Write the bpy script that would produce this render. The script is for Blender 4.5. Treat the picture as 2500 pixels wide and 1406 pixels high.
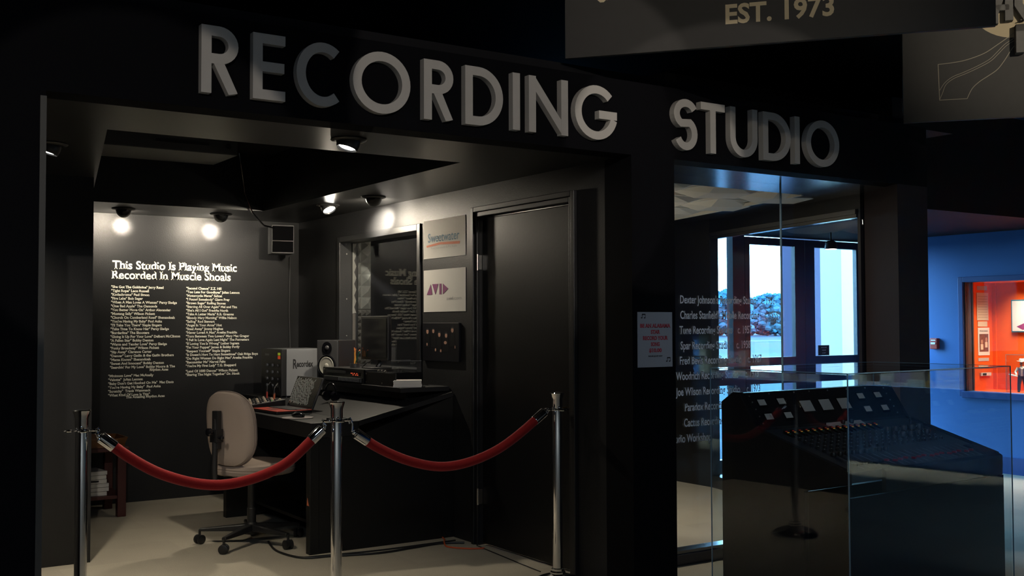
import bpy, bmesh, math, random
from mathutils import Vector, Matrix
random.seed(7)
for o in list(bpy.data.objects): bpy.data.objects.remove(o)
SC = bpy.context.scene
COL = SC.collection
R = math.radians
PI = math.pi

# ------------------------------------------------------------------ camera, sky, exposure
cam_d = bpy.data.cameras.new('camera'); cam = bpy.data.objects.new('camera', cam_d); COL.objects.link(cam)
cam_d.sensor_width = 36; cam_d.lens = 2629.7 / 2500 * 36; cam_d.clip_end = 600; cam_d.clip_start = 0.02
yaw, pitch, roll = R(33.5812), R(1.93828), R(-0.18052)
fwd = Vector((math.sin(yaw) * math.cos(pitch), math.cos(yaw) * math.cos(pitch), math.sin(pitch)))
rt = Vector((math.cos(yaw), -math.sin(yaw), 0)); up = rt.cross(fwd)
r2 = rt * math.cos(roll) + up * math.sin(roll); u2 = -rt * math.sin(roll) + up * math.cos(roll)
cam.matrix_world = Matrix(((r2.x, u2.x, -fwd.x, 0), (r2.y, u2.y, -fwd.y, 0), (r2.z, u2.z, -fwd.z, 1.37), (0, 0, 0, 1)))
SC.camera = cam
SC.view_settings.view_transform = 'Standard'; SC.view_settings.look = 'None'
SC.view_settings.exposure = 0; SC.view_settings.gamma = 1; SC.view_settings.use_curve_mapping = False
SC.cycles.use_denoising = True
SC.cycles.max_bounces = 9; SC.cycles.diffuse_bounces = 4; SC.cycles.glossy_bounces = 5; SC.cycles.transparent_max_bounces = 24
SC.cycles.sample_clamp_indirect = 6; SC.cycles.sample_clamp_direct = 0
SC.cycles.caustics_reflective = False; SC.cycles.caustics_refractive = False
W = bpy.data.worlds.new('sky'); SC.world = W; W.use_nodes = True
nt = W.node_tree; bg = nt.nodes['Background']
tc = nt.nodes.new('ShaderNodeTexCoord'); sp = nt.nodes.new('ShaderNodeSeparateXYZ'); cr = nt.nodes.new('ShaderNodeValToRGB')
nt.links.new(tc.outputs['Generated'], sp.inputs[0]); nt.links.new(sp.outputs['Z'], cr.inputs[0]); nt.links.new(cr.outputs[0], bg.inputs[0])
cr.color_ramp.elements[0].position = 0.0; cr.color_ramp.elements[0].color = (0.34, 0.72, 1.0, 1)
cr.color_ramp.elements[1].position = 1.0; cr.color_ramp.elements[1].color = (0.20, 0.50, 1.0, 1)
bg.inputs[1].default_value = 30.0

def rotmat(d, upv=Vector((0, 0, 1))):
    return d.to_track_quat('-Z', 'Y').to_euler()
def light(name, kind, loc, target=None, power=10, color=(1, 1, 1), size=0.05, angle=60, blend=0.5, size_y=None, parent=None):
    ld = bpy.data.lights.new(name, kind); ld.energy = power; ld.color = color
    if kind == 'SPOT': ld.spot_size = R(angle); ld.spot_blend = blend; ld.shadow_soft_size = size
    elif kind == 'AREA':
        ld.size = size
        if size_y: ld.shape = 'RECTANGLE'; ld.size_y = size_y
    else: ld.shadow_soft_size = size
    o = bpy.data.objects.new(name, ld); COL.objects.link(o); o.location = loc
    if target is not None and abs(target[0] - loc[0]) + abs(target[1] - loc[1]) < 1e-6 and target[2] < loc[2]: o.rotation_euler = (0, 0, 0)
    elif target is not None: o.rotation_euler = rotmat(Vector(target) - Vector(loc))
    return o
# daylight portals at the glazed entrance (they only guide the sky's own light)
por = light('entrance_daylight_portal', 'AREA', (7.8, 7.32, 1.35), (7.8, 5.0, 1.35), 1, size=2.6, size_y=2.6)
por.data.cycles.is_portal = True
WARM = (1.0, 0.885, 0.69); HALL = (1.0, 0.90, 0.78)
# spotlights hung from the hall ceiling behind the camera: on the letters, the hanging sign; added lights marked
light('hall_spot', 'SPOT', (0.9, -1.6, 3.4), (2.86, 4.2, 2.33), 300, HALL, 0.025, 16.5, 0.08)
light('hall_spot', 'SPOT', (2.6, -1.6, 3.4), (3.72, 4.2, 2.17), 270, HALL, 0.025, 11.5, 0.06)
light('hall_spot', 'SPOT', (-0.6, -1.6, 3.4), (1.08, 4.2, 1.92), 270, HALL, 0.03, 12.5, 0.06)
light('hall_spot', 'SPOT', (1.4, 1.0, 3.5), (3.7, 3.6, 3.1), 60, WARM, 0.05, 40, 0.9)
light('hall_spot', 'SPOT', (4.6, 0.6, 3.5), (6.25, 3.55, 3.25), 190, WARM, 0.05, 33, 0.9)  # spot added to brighten the grey sign behind
light('hall_spot', 'SPOT', (2.4, -0.8, 3.4), (4.75, 4.6, 1.2), 75, (0.78, 0.88, 1.0), 0.04, 26, 0.9)  # cool spot added only to lift the lettering on the glass
light('hall_fill_light', 'AREA', (-1.5, -2.5, 3.5), (-1.5, -2.5, 0), 120, (0.70, 0.84, 1.0), size=1.6, size_y=1.6)  # added unseen fill, gives the hall its bluish ambient
light('hall_fill_light', 'AREA', (0.8, -3.2, 3.5), (0.8, -3.2, 0), 55, (0.66, 0.80, 1.0), size=1.2, size_y=1.2)  # second added fill light, no fixture here

# ------------------------------------------------------------------ materials
MATS = {}
def mat(name, color, rough=0.5, metal=0.0, spec=0.5, noise=0.0, nscale=20.0, bump=0.0, bscale=200.0, emit=None, estr=0.0, sheen=0.0, coat=0.0):
    m = bpy.data.materials.new(name); m.use_nodes = True; n = m.node_tree; b = n.nodes['Principled BSDF']
    c = tuple(color) + (1,)
    b.inputs['Base Color'].default_value = c; b.inputs['Roughness'].default_value = rough; b.inputs['Metallic'].default_value = metal
    b.inputs['Specular IOR Level'].default_value = spec
    if sheen: b.inputs['Sheen Weight'].default_value = sheen; b.inputs['Sheen Roughness'].default_value = 0.4
    if coat: b.inputs['Coat Weight'].default_value = coat
    tcn = n.nodes.new('ShaderNodeTexCoord')
    if noise > 0:
        nz = n.nodes.new('ShaderNodeTexNoise'); nz.inputs['Scale'].default_value = nscale; nz.inputs['Detail'].default_value = 4
        n.links.new(tcn.outputs['Object'], nz.inputs['Vector'])
        mx = n.nodes.new('ShaderNodeMix'); mx.data_type = 'RGBA'
        n.links.new(nz.outputs['Fac'], mx.inputs['Factor'])
        mx.inputs['A'].default_value = tuple(v * (1 - noise) for v in color) + (1,)
        mx.inputs['B'].default_value = tuple(min(1, v * (1 + noise)) for v in color) + (1,)
        n.links.new(mx.outputs['Result'], b.inputs['Base Color'])
    if bump > 0:
        nz = n.nodes.new('ShaderNodeTexNoise'); nz.inputs['Scale'].default_value = bscale; nz.inputs['Detail'].default_value = 2
        n.links.new(tcn.outputs['Object'], nz.inputs['Vector'])
        bp = n.nodes.new('ShaderNodeBump'); bp.inputs['Strength'].default_value = bump; bp.inputs['Distance'].default_value = 0.004
        n.links.new(nz.outputs['Fac'], bp.inputs['Height']); n.links.new(bp.outputs['Normal'], b.inputs['Normal'])
    if emit: b.inputs['Emission Color'].default_value = tuple(emit) + (1,); b.inputs['Emission Strength'].default_value = estr
    MATS[name] = m; return m
def glass(name, tint=(1, 1, 1), f0=0.04):
    m = bpy.data.materials.new(name); m.use_nodes = True; n = m.node_tree; n.nodes.clear()
    out = n.nodes.new('ShaderNodeOutputMaterial'); mx = n.nodes.new('ShaderNodeMixShader'); tr = n.nodes.new('ShaderNodeBsdfTransparent')
    gl = n.nodes.new('ShaderNodeBsdfGlossy'); gl.inputs['Roughness'].default_value = 0.0; tr.inputs[0].default_value = tuple(tint) + (1,)
    lw = n.nodes.new('ShaderNodeLayerWeight'); lw.inputs[0].default_value = 0.5
    pw = n.nodes.new('ShaderNodeMath'); pw.operation = 'POWER'; pw.inputs[1].default_value = 5
    ma = n.nodes.new('ShaderNodeMath'); ma.operation = 'MULTIPLY_ADD'; ma.inputs[1].default_value = 1 - f0; ma.inputs[2].default_value = f0
    n.links.new(lw.outputs['Facing'], pw.inputs[0]); n.links.new(pw.outputs[0], ma.inputs[0]); n.links.new(ma.outputs[0], mx.inputs[0])
    n.links.new(tr.outputs[0], mx.inputs[1]); n.links.new(gl.outputs[0], mx.inputs[2]); n.links.new(mx.outputs[0], out.inputs[0])
    MATS[name] = m; return m
def emis(name, color, s):
    m = bpy.data.materials.new(name); m.use_nodes = True; n = m.node_tree; n.nodes.clear()
    out = n.nodes.new('ShaderNodeOutputMaterial'); e = n.nodes.new('ShaderNodeEmission'); e.inputs[0].default_value = tuple(color) + (1,); e.inputs[1].default_value = s
    n.links.new(e.outputs[0], out.inputs[0]); MATS[name] = m; return m
BLACK = mat('black_satin_paint', (0.0085, 0.0088, 0.0100), 0.42, spec=0.5, noise=0.15, nscale=3, bump=0.15, bscale=90)
WALLB = mat('charcoal_wall_paint', (0.0140, 0.0142, 0.0156), 0.48, spec=0.28, noise=0.12, nscale=2, bump=0.2, bscale=120)
FASC = mat('black_fascia_paint', (0.0042, 0.0042, 0.0055), 0.75, spec=0.05, noise=0.15, nscale=3)
SOFFS = mat('satin_studio_soffit', (0.020, 0.020, 0.022), 0.14, spec=1.0, noise=0.1, nscale=4, coat=1.0)
SOFFS.node_tree.nodes['Principled BSDF'].inputs['Coat Roughness'].default_value = .2; SOFFS.node_tree.nodes['Principled BSDF'].inputs['Roughness'].default_value = .25
SOFF = mat('black_soffit_paint', (0.014, 0.014, 0.0145), 0.33, spec=0.6, noise=0.1, nscale=4)
HALLB = mat('hall_black', (0.008, 0.008, 0.010), 0.8, spec=0.2, noise=0.1)
DOORM = mat('black_door_gloss', (0.0033, 0.0034, 0.0042), 0.36, spec=0.5, bump=0.08, bscale=40)
LETTER = mat('grey_letter_paint', (0.44, 0.415, 0.39), 0.7, spec=0.2, noise=0.08, nscale=14, bump=0.15, bscale=60)
BOARD = mat('sign_board_grey', (0.055, 0.053, 0.052), 0.7, spec=0.2, noise=0.06)
CREAM = mat('cream_print', (0.60, 0.50, 0.34), 0.8, spec=0.1, noise=0.03)
LINE = mat('pale_line_print', (0.42, 0.38, 0.30), 0.8, spec=0.1, noise=0.03)
VINYL = mat('white_vinyl', (0.88, 0.86, 0.74), 0.5, spec=0.3, noise=0.02)
VINYLG = mat('grey_vinyl', (0.80, 0.84, 0.90), 0.5, spec=0.3, noise=0.02)
CHROME = mat('chrome', (0.80, 0.80, 0.82), 0.06, 1.0, noise=0.02)
STEEL = mat('brushed_steel', (0.45, 0.43, 0.40), 0.3, 1.0, noise=0.05)
BRASS = mat('brass', (0.65, 0.45, 0.15), 0.25, 1.0, noise=0.05)
VELVET = mat('red_velvet', (0.30, 0.019, 0.019), 0.9, spec=0.1, noise=0.12, nscale=60, bump=0.3, bscale=400, sheen=0.25)
FABRIC = mat('taupe_chair_fabric', (0.34, 0.275, 0.235), 0.95, spec=0.1, noise=0.08, nscale=250, bump=0.3, bscale=700)
PLAS = mat('black_plastic', (0.014, 0.014, 0.015), 0.4, noise=0.1)
PLASG = mat('dark_grey_plastic', (0.05, 0.05, 0.053), 0.45, noise=0.1)
GLOSSB = mat('gloss_black', (0.006, 0.006, 0.008), 0.12, spec=0.6, noise=0.05)
DESK = mat('desk_black_laminate', (0.0155, 0.0158, 0.0170), 0.6, spec=0.2, noise=0.12, nscale=8)
DESKS = mat('desk_side_black', (0.007, 0.007, 0.007), 0.5, spec=0.4, noise=0.1, nscale=8)
GREY = mat('pale_grey_enamel', (0.1860, 0.1922, 0.2046), 0.55, noise=0.03)
INK = mat('black_ink', (0.010, 0.010, 0.012), 0.7, noise=0.03)
PAPER = mat('white_paper', (0.66, 0.64, 0.60), 0.8, spec=0.2, noise=0.02)
PAPERD = mat('cream_paper', (0.60, 0.50, 0.38), 0.8, spec=0.2, noise=0.06, nscale=40)
GREYP = mat('laminated_grey_sheet', (0.36, 0.38, 0.42), 0.4, spec=0.4, noise=0.03)
REDINK = mat('red_ink', (0.42, 0.05, 0.07), 0.8, noise=0.05)
BLUEINK = mat('blue_print', (0.10, 0.19, 0.28), 0.8, noise=0.03)
ORINK = mat('orange_print', (0.62, 0.17, 0.08), 0.8, noise=0.03)
PURINK = mat('purple_print', (0.20, 0.025, 0.13), 0.8, noise=0.03)
PALEINK = mat('pale_grey_print', (0.42, 0.41, 0.40), 0.8, noise=0.03)
FLESH = mat('printed_flesh', (0.42, 0.22, 0.15), 0.8, noise=0.2, nscale=30)
TILE = mat('ceiling_tile_white', (0.62, 0.59, 0.52), 0.75, spec=0.2, noise=0.03)
FOAM = mat('pale_acoustic_foam', (0.20, 0.20, 0.19), 0.95, spec=0.1, noise=0.1, nscale=60)
FOAMD = mat('dark_acoustic_foam', (0.09, 0.085, 0.08), 0.95, spec=0.1, noise=0.1, nscale=60)
FRAMEB = mat('dark_aluminium_frame', (0.018, 0.019, 0.03), 0.35, spec=0.5, noise=0.05)
BLUEW = mat('blue_wall_paint', (0.038, 0.135, 0.38), 0.55, spec=0.3, noise=0.08, nscale=2, bump=0.1, bscale=150)
BLUET = mat('blue_trim_paint', (0.018, 0.060, 0.22), 0.45, spec=0.4, noise=0.05)
ORANGE = mat('orange_wall_paint', (0.80, 0.115, 0.018), 0.7, spec=0.2, noise=0.05)
BROWN = mat('dark_brown_jamb', (0.05, 0.028, 0.025), 0.6, noise=0.1)
WOODR = mat('mahogany_wood', (0.060, 0.013, 0.012), 0.4, noise=0.3, nscale=12)
WOODT = mat('tray_wood', (0.16, 0.065, 0.02), 0.4, noise=0.3, nscale=12)
PLUM = mat('plum_wall_paint', (0.020, 0.011, 0.013), 0.6, spec=0.3, noise=0.1)
REDP = mat('red_plastic', (0.38, 0.045, 0.030), 0.35, noise=0.04)
CONE = mat('speaker_cone', (0.3380, 0.3250, 0.2860), 0.6, noise=0.04)
ORCORD = mat('orange_cord', (0.62, 0.10, 0.03), 0.5, noise=0.05)
PENY = mat('pencil_yellow', (0.75, 0.30, 0.04), 0.5, noise=0.05)
PENG = mat('pencil_green', (0.03, 0.25, 0.14), 0.5, noise=0.05)
GRASS = mat('lawn', (0.0084, 0.0262, 0.0399), 0.95, spec=0.1, noise=0.25, nscale=0.3)  # bluish daylight haze is mixed into the grass colour
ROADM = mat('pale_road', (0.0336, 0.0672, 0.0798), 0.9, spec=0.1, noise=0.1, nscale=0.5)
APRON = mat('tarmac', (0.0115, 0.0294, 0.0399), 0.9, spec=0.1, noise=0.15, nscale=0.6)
LEAF = mat('hazed_tree_foliage', (0.0229, 0.0748, 0.1100), 0.95, spec=0.1, noise=0.35, nscale=1.5)  # haze is put into this pale blue leaf colour
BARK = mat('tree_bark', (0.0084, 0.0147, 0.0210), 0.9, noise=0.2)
STUCCO = mat('pale_stucco', (0.2700, 0.2400, 0.1800), 0.9, spec=0.1, noise=0.05, nscale=30)
PILLARM = mat('grey_pillar_paint', (0.0550, 0.0475, 0.0750), 0.9, spec=0.1, noise=0.04)
WHITE = mat('white_paint', (0.75, 0.75, 0.72), 0.6, noise=0.03)
REDDARK = mat('fader_red', (0.30, 0.02, 0.02), 0.4, noise=0.05)
METER = mat('meter_face', (0.62, 0.57, 0.52), 0.6, noise=0.04)
CONS = mat('console_black', (0.009, 0.009, 0.013), 0.4, spec=0.2, noise=0.15, nscale=30)
CONSG = mat('console_panel', (0.040, 0.045, 0.058), 0.4, spec=0.5, noise=0.15, nscale=40)
STRIPW = mat('console_print', (0.22, 0.22, 0.24), 0.6, noise=0.05)
GREYF = mat('dim_grey_frame', (.06, .06, .062), .5, noise=.05)
GREYM = mat('mixer_grey', (.13, .13, .13), .4, noise=.05)
JACK = mat('printed_dark_jacket', (.0035, .0035, .005), .6, spec=.1, noise=.3)
CLOTH = mat('black_grille_cloth', (.006, .006, .007), .95, spec=.05, noise=.1, nscale=200)
GLASS = glass('clear_glass', (0.97, 0.99, 1.0))
GLASSC = glass('case_glass', (0.95, 0.975, 0.98))
GEDGE = mat('polished_glass_edge', (0.16, 0.26, 0.34), 0.15, spec=0.8, noise=0.05)
ACRY = glass('clear_acrylic', (0.96, 0.97, 0.98), 0.045)
BULB = emis('lamp_bulb', (1.0, 0.97, 0.88), 22)
LEDR = emis('red_display', (1.0, 0.13, 0.05), 0.55)
LEDG = emis('green_led', (0.3, 1.0, 0.1), 0.8)
LEDO = emis('amber_led', (1.0, 0.45, 0.08), 0.45)
LEDB = emis('blue_led', (0.15, 0.35, 1.0), 3)
LEDW = emis('white_led', (0.7, 0.9, 1.0), 2.5)
def carpet():
    m = mat('beige_carpet', (0.3, 0.27, 0.22), 0.98, spec=0.05, bump=0.5, bscale=260)
    n = m.node_tree; b = n.nodes['Principled BSDF']; t = n.nodes.new('ShaderNodeTexCoord')
    def nz(sc, d=3):
        x = n.nodes.new('ShaderNodeTexNoise'); x.inputs['Scale'].default_value = sc; x.inputs['Detail'].default_value = d; n.links.new(t.outputs['Object'], x.inputs['Vector']); return x
    a = nz(220, 2); c = nz(2.2, 3)
    ch = n.nodes.new('ShaderNodeTexBrick'); ch.offset = 0.5; ch.inputs['Scale'].default_value = 2.0; ch.inputs['Mortar Size'].default_value = 0.0
    ch.inputs['Color1'].default_value = (0.95, 0.95, 0.95, 1); ch.inputs['Color2'].default_value = (1.04, 1.04, 1.03, 1)
    ch.inputs['Brick Width'].default_value = 1.0; ch.inputs['Row Height'].default_value = 1.0
    n.links.new(t.outputs['Object'], ch.inputs['Vector'])
    r = n.nodes.new('ShaderNodeMapRange'); r.inputs[3].default_value = 0.72; r.inputs[4].default_value = 1.25; n.links.new(a.outputs['Fac'], r.inputs[0])
    r3 = n.nodes.new('ShaderNodeMapRange'); r3.inputs[3].default_value = 0.86; r3.inputs[4].default_value = 1.12; n.links.new(c.outputs['Fac'], r3.inputs[0])
    mm = n.nodes.new('ShaderNodeMath'); mm.operation = 'MULTIPLY'; n.links.new(r.outputs[0], mm.inputs[0]); n.links.new(r3.outputs[0], mm.inputs[1])
    vm = n.nodes.new('ShaderNodeVectorMath'); vm.operation = 'SCALE'; n.links.new(ch.outputs['Color'], vm.inputs[0]); n.links.new(mm.outputs[0], vm.inputs['Scale'])
    v2 = n.nodes.new('ShaderNodeVectorMath'); v2.operation = 'MULTIPLY'; v2.inputs[1].default_value = (0.40, 0.365, 0.30); n.links.new(vm.outputs[0], v2.inputs[0])
    n.links.new(v2.outputs[0], b.inputs['Base Color']); return m
CARPET = carpet()
SPAT = mat('screen_marks', (.35, .35, .32), .5, emit=(.9, .9, .8), estr=.10)

# ------------------------------------------------------------------ builders
class MB:
    def __init__(s): s.v = []; s.f = []; s.m = []; s.mi = 0; s.M = Matrix()
    def add(s, vs, fs):
        n = len(s.v); s.v += [tuple(s.M @ Vector(p)) for p in vs]; s.f += [tuple(i + n for i in f) for f in fs]; s.m += [s.mi] * len(fs); return s
    def box(s, x0, x1, y0, y1, z0, z1):
        return s.add([(x0, y0, z0), (x1, y0, z0), (x1, y1, z0), (x0, y1, z0), (x0, y0, z1), (x1, y0, z1), (x1, y1, z1), (x0, y1, z1)],
                     [(0, 3, 2, 1), (4, 5, 6, 7), (0, 1, 5, 4), (1, 2, 6, 5), (2, 3, 7, 6), (3, 0, 4, 7)])
    def prism(s, poly, a, b, axis='Z'):       # polygon (2-D, counter-clockwise) extruded from a to b
        n = len(poly)
        def P(p, h):
            return {'Z': (p[0], p[1], h), 'Y': (p[0], h, p[1]), 'X': (h, p[0], p[1])}[axis]
        vs = [P(p, a) for p in poly] + [P(p, b) for p in poly]
        fs = [tuple(range(n))[::-1], tuple(range(n, 2 * n))] + [(i, (i + 1) % n, (i + 1) % n + n, i + n) for i in range(n)]
        return s.add(vs, fs)
    def tube(s, pts, r, n=8, cap=True):
        pts = [Vector(p) for p in pts]; rs = r if isinstance(r, (list, tuple)) else [r] * len(pts)
        vs = []; fs = []; nrm = None
        for i, p in enumerate(pts):
            t = (pts[min(i + 1, len(pts) - 1)] - pts[max(i - 1, 0)]).normalized()
            if nrm is None:
                a = Vector((0, 0, 1)) if abs(t.z) < 0.9 else Vector((1, 0, 0)); nrm = t.cross(a).normalized()
            else: nrm = (nrm - t * nrm.dot(t)).normalized()
            bn = t.cross(nrm)
            for k in range(n):
                a = 2 * PI * k / n; vs.append(tuple(p + (nrm * math.cos(a) + bn * math.sin(a)) * rs[i]))
        for i in range(len(pts) - 1):
            for k in range(n): fs.append((i * n + k, i * n + (k + 1) % n, (i + 1) * n + (k + 1) % n, (i + 1) * n + k))
        if cap: fs += [tuple(range(n))[::-1], tuple(range((len(pts) - 1) * n, len(pts) * n))]
        return s.add(vs, fs)
    def lathe(s, prof, n=24, c=(0, 0, 0)):    # profile (radius, z) turned about the vertical through c
        vs = []; fs = []
        for r, z in prof:
            for k in range(n):
                a = 2 * PI * k / n; vs.append((c[0] + r * math.cos(a), c[1] + r * math.sin(a), c[2] + z))
        for i in range(len(prof) - 1):
            for k in range(n): fs.append((i * n + k, i * n + (k + 1) % n, (i + 1) * n + (k + 1) % n, (i + 1) * n + k))
        fs += [tuple(range(n))[::-1], tuple(range((len(prof) - 1) * n, len(prof) * n))]
        return s.add(vs, fs)
    def ball(s, c, rx, ry=None, rz=None, n=12, m=8):
        ry = rx if ry is None else ry; rz = rx if rz is None else rz
        vs = []; fs = []
        for j in range(m + 1):
            th = PI * j / m
            for k in range(n):
                a = 2 * PI * k / n; q = max(math.sin(th), 0.02)
                vs.append((c[0] + rx * q * math.cos(a), c[1] + ry * q * math.sin(a), c[2] - rz * math.cos(th)))
        for j in range(m):
            for k in range(n): fs.append((j * n + k, j * n + (k + 1) % n, (j + 1) * n + (k + 1) % n, (j + 1) * n + k))
        fs += [tuple(range(n))[::-1], tuple(range(m * n, m * n + n))]
        return s.add(vs, fs)
    def cushion(s, w, h, t, e=3.2, bow=0.0, n=40):   # a padded pad in the XZ plane (thickness along Y)
        lay = [(-.5, .0), (-.5, .72), (-.46, .88), (-.34, .97), (-.08, 1.0), (0, .985), (.08, 1.0), (.34, .97), (.46, .88), (.5, .72), (.5, 0)]
        vs = []; fs = []
        for (d, q) in lay:
            q = max(q, 0.02)
            for k in range(n):
                a = 2 * PI * k / n; c, sn = math.cos(a), math.sin(a)
                x = w / 2 * q * math.copysign(abs(c) ** (2 / e), c); z = h / 2 * q * math.copysign(abs(sn) ** (2 / e), sn)
                vs.append((x, d * t + bow * ((2 * x / w) ** 2), z))
        for j in range(len(lay) - 1):
            for k in range(n): fs.append((j * n + k, j * n + (k + 1) % n, (j + 1) * n + (k + 1) % n, (j + 1) * n + k))
        fs += [tuple(range(n))[::-1], tuple(range((len(lay) - 1) * n, len(lay) * n))]
        return s.add(vs, fs)
    def ribbon(s, pts, w, y0, y1, closed=False):   # a band of width w along pts (x, z), from depth y0 to y1
        P = [Vector(p) for p in pts]; n = len(P); L = []; Rr = []
        for i in range(n):
            a = P[i - 1] if (i > 0 or closed) else None; b = P[(i + 1) % n] if (i < n - 1 or closed) else None
            d1 = (P[i] - a).normalized() if a is not None else None; d2 = (b - P[i]).normalized() if b is not None else None
            if d1 is None: nn = Vector((-d2.y, d2.x)); k = 1
            elif d2 is None: nn = Vector((-d1.y, d1.x)); k = 1
            else:
                n1 = Vector((-d1.y, d1.x)); n2 = Vector((-d2.y, d2.x)); nn = (n1 + n2).normalized(); k = 1 / max(nn.dot(n1), 0.4)
            L.append(P[i] + nn * w / 2 * k); Rr.append(P[i] - nn * w / 2 * k)
        vs = []
        for i in range(n): vs += [(L[i].x, y0, L[i].y), (Rr[i].x, y0, Rr[i].y), (Rr[i].x, y1, Rr[i].y), (L[i].x, y1, L[i].y)]
        fs = []
        for i in range(n if closed else n - 1):
            a = 4 * i; b = 4 * ((i + 1) % n)
            for q in range(4): fs.append((a + q, a + (q + 1) % 4, b + (q + 1) % 4, b + q))
        if not closed: fs += [(3, 2, 1, 0), tuple(4 * (n - 1) + q for q in range(4))]
        return s.add(vs, fs)
    def build(s, name, mats, parent=None, smooth=False, bevel=0.0, world=False, M=None, seg=2):
        me = bpy.data.meshes.new(name)
        me.from_pydata(s.v, [], s.f)
        for m_ in (mats if isinstance(mats, (list, tuple)) else [mats]): me.materials.append(m_)
        me.polygons.foreach_set('material_index', s.m)
        bm = bmesh.new(); bm.from_mesh(me); bmesh.ops.recalc_face_normals(bm, faces=bm.faces); bm.to_mesh(me); bm.free()
        if smooth:
            me.shade_smooth(); me.set_sharp_from_angle(angle=R(38))
        o = bpy.data.objects.new(name, me); COL.objects.link(o)
        if parent is not None:
            o.parent = parent
            if world: me.transform(WM(parent).inverted())
        if M is not None: o.matrix_local = M
        if bevel:
            b = o.modifiers.new('edge', 'BEVEL'); b.width = bevel; b.segments = seg; b.limit_method = 'ANGLE'
        return o
def WM(o):
    m = Matrix.Translation(o.location) @ o.rotation_euler.to_matrix().to_4x4()
    return WM(o.parent) @ m if o.parent else m
def tag(o, label=None, cat=None, group=None, kind=None):
    if label: o['label'] = label
    if cat: o['category'] = cat
    if group: o['group'] = group
    if kind: o['kind'] = kind
    return o
def thing(name, label, cat, loc=(0, 0, 0), rz=0.0, group=None, rot=None):
    o = bpy.data.objects.new(name, None); COL.objects.link(o); o.location = loc; o.rotation_euler = rot if rot else (0, 0, rz)
    o.empty_display_size = 0.05
    return tag(o, label, cat, group)
def struct(name, mb, m, label=None, cat=None, **k):
    o = mb.build(name, m, **k); o['kind'] = 'structure'
    if label: o['label'] = label
    if cat: o['category'] = cat
    return o
def copy_tree(o, parent=None):
    c = o.copy(); COL.objects.link(c); c.parent = parent
    for ch in list(o.children): copy_tree(ch, c)
    return c
def B(*a): return MB().box(*a)

# ---- lettering: glyph outlines of Blender's built-in font, with slab serifs added where stems end
GL = {}
def _font_mesh(body, bold):
    cu = bpy.data.curves.new('t', 'FONT'); cu.body = body; cu.size = 1.0; cu.offset = bold; cu.resolution_u = 3; cu.fill_mode = 'BOTH'
    o = bpy.data.objects.new('t', cu); COL.objects.link(o)
    dg = bpy.context.evaluated_depsgraph_get(); dg.update()
    me = bpy.data.meshes.new_from_object(o.evaluated_get(dg))
    v = [(p.co.x, p.co.y) for p in me.vertices]; f = [tuple(p.vertices) for p in me.polygons]
    bpy.data.objects.remove(o); bpy.data.curves.remove(cu); bpy.data.meshes.remove(me)
    return v, f
def _right(body): v, f = _font_mesh(body, 0.0); return max(p[0] for p in v)
HH = None; CAP = None; XH = None
def glyph(ch, bold, serif):
    global HH, CAP, XH
    key = (ch, bold, serif)
    if key in GL: return GL[key]
    if HH is None:
        HH = _right('HH'); v, _ = _font_mesh('H', 0); CAP = max(p[1] for p in v); v, _ = _font_mesh('x', 0); XH = max(p[1] for p in v)
    adv = _right('H' + ch + 'H') - HH
    if ch == ' ': GL[key] = ([], [], adv); return GL[key]
    v, f = _font_mesh(ch, bold)
    if serif and (ch.isalpha() or ch in '1479'):
        cnt = {}
        for p in f:
            for i in range(len(p)):
                e = tuple(sorted((p[i], p[(i + 1) % len(p)]))); cnt[e] = cnt.get(e, 0) + 1
        ys = [p[1] for p in v]; lo, hi = min(ys), max(ys); t = 0.075; add = []
        for (a, b), c in cnt.items():
            if c != 1: continue
            A, Bv = v[a], v[b]; y = A[1]; ln = abs(A[0] - Bv[0])
            if abs(A[1] - Bv[1]) > 1e-4 or not (0.06 < ln < 0.24): continue
            x0, x1 = sorted((A[0], Bv[0])); e = 0.055
            if ch in 'fijlrtI1' : e = 0.07
            if abs(y + bold) < 0.03 or (ch in 'pq' and abs(y - lo) < 0.03): add.append((x0 - e, x1 + e, y, y + t))
            elif abs(y - CAP) < 0.045 or abs(y - hi) < 0.02 or (ch in 'ijmnpruvwxyk' and abs(y - XH) < 0.045):
                if ch in 'Tt': continue
                add.append((x0 - e, x1 + (e if (ch.isupper() or ch in 'vwxyuk') else 0), y - t, y))
        for x0, x1, y0, y1 in add:
            n = len(v); v = v + [(x0, y0), (x1, y0), (x1, y1), (x0, y1)]; f = f + [(n, n + 1, n + 2, n + 3)]
    GL[key] = (v, f, adv); return GL[key]
def text(name, s, org, xd, ud, cap, m, parent, width=None, xs=1.0, bold=0.0, serif=True, align='L', spacing=0.0, label=None, world=True, depth=0.0):
    vs = []; fs = []; x = 0
    for ch in s:
        v, f, adv = glyph(ch, bold, serif); n = len(vs)
        vs += [(p[0] + x, p[1]) for p in v]; fs += [tuple(i + n for i in q) for q in f]
        x += adv + spacing
    total = x; k = cap / CAP
    sx = k * xs if width is None else width / total
    sh = {'L': 0, 'C': -total / 2, 'R': -total}[align]
    org = Vector(org); xd = Vector(xd).normalized(); ud = Vector(ud).normalized()
    mb = MB(); mb.add([tuple(org + xd * ((p[0] + sh) * sx) + ud * (p[1] * k)) for p in vs], fs)
    me = bpy.data.meshes.new(name); me.from_pydata(mb.v, [], mb.f); me.materials.append(m)
    o = bpy.data.objects.new(name, me); COL.objects.link(o)
    if parent is not None:
        o.parent = parent
        if world: me.transform(WM(parent).inverted())
    if label: o['label'] = label
    return o

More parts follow.
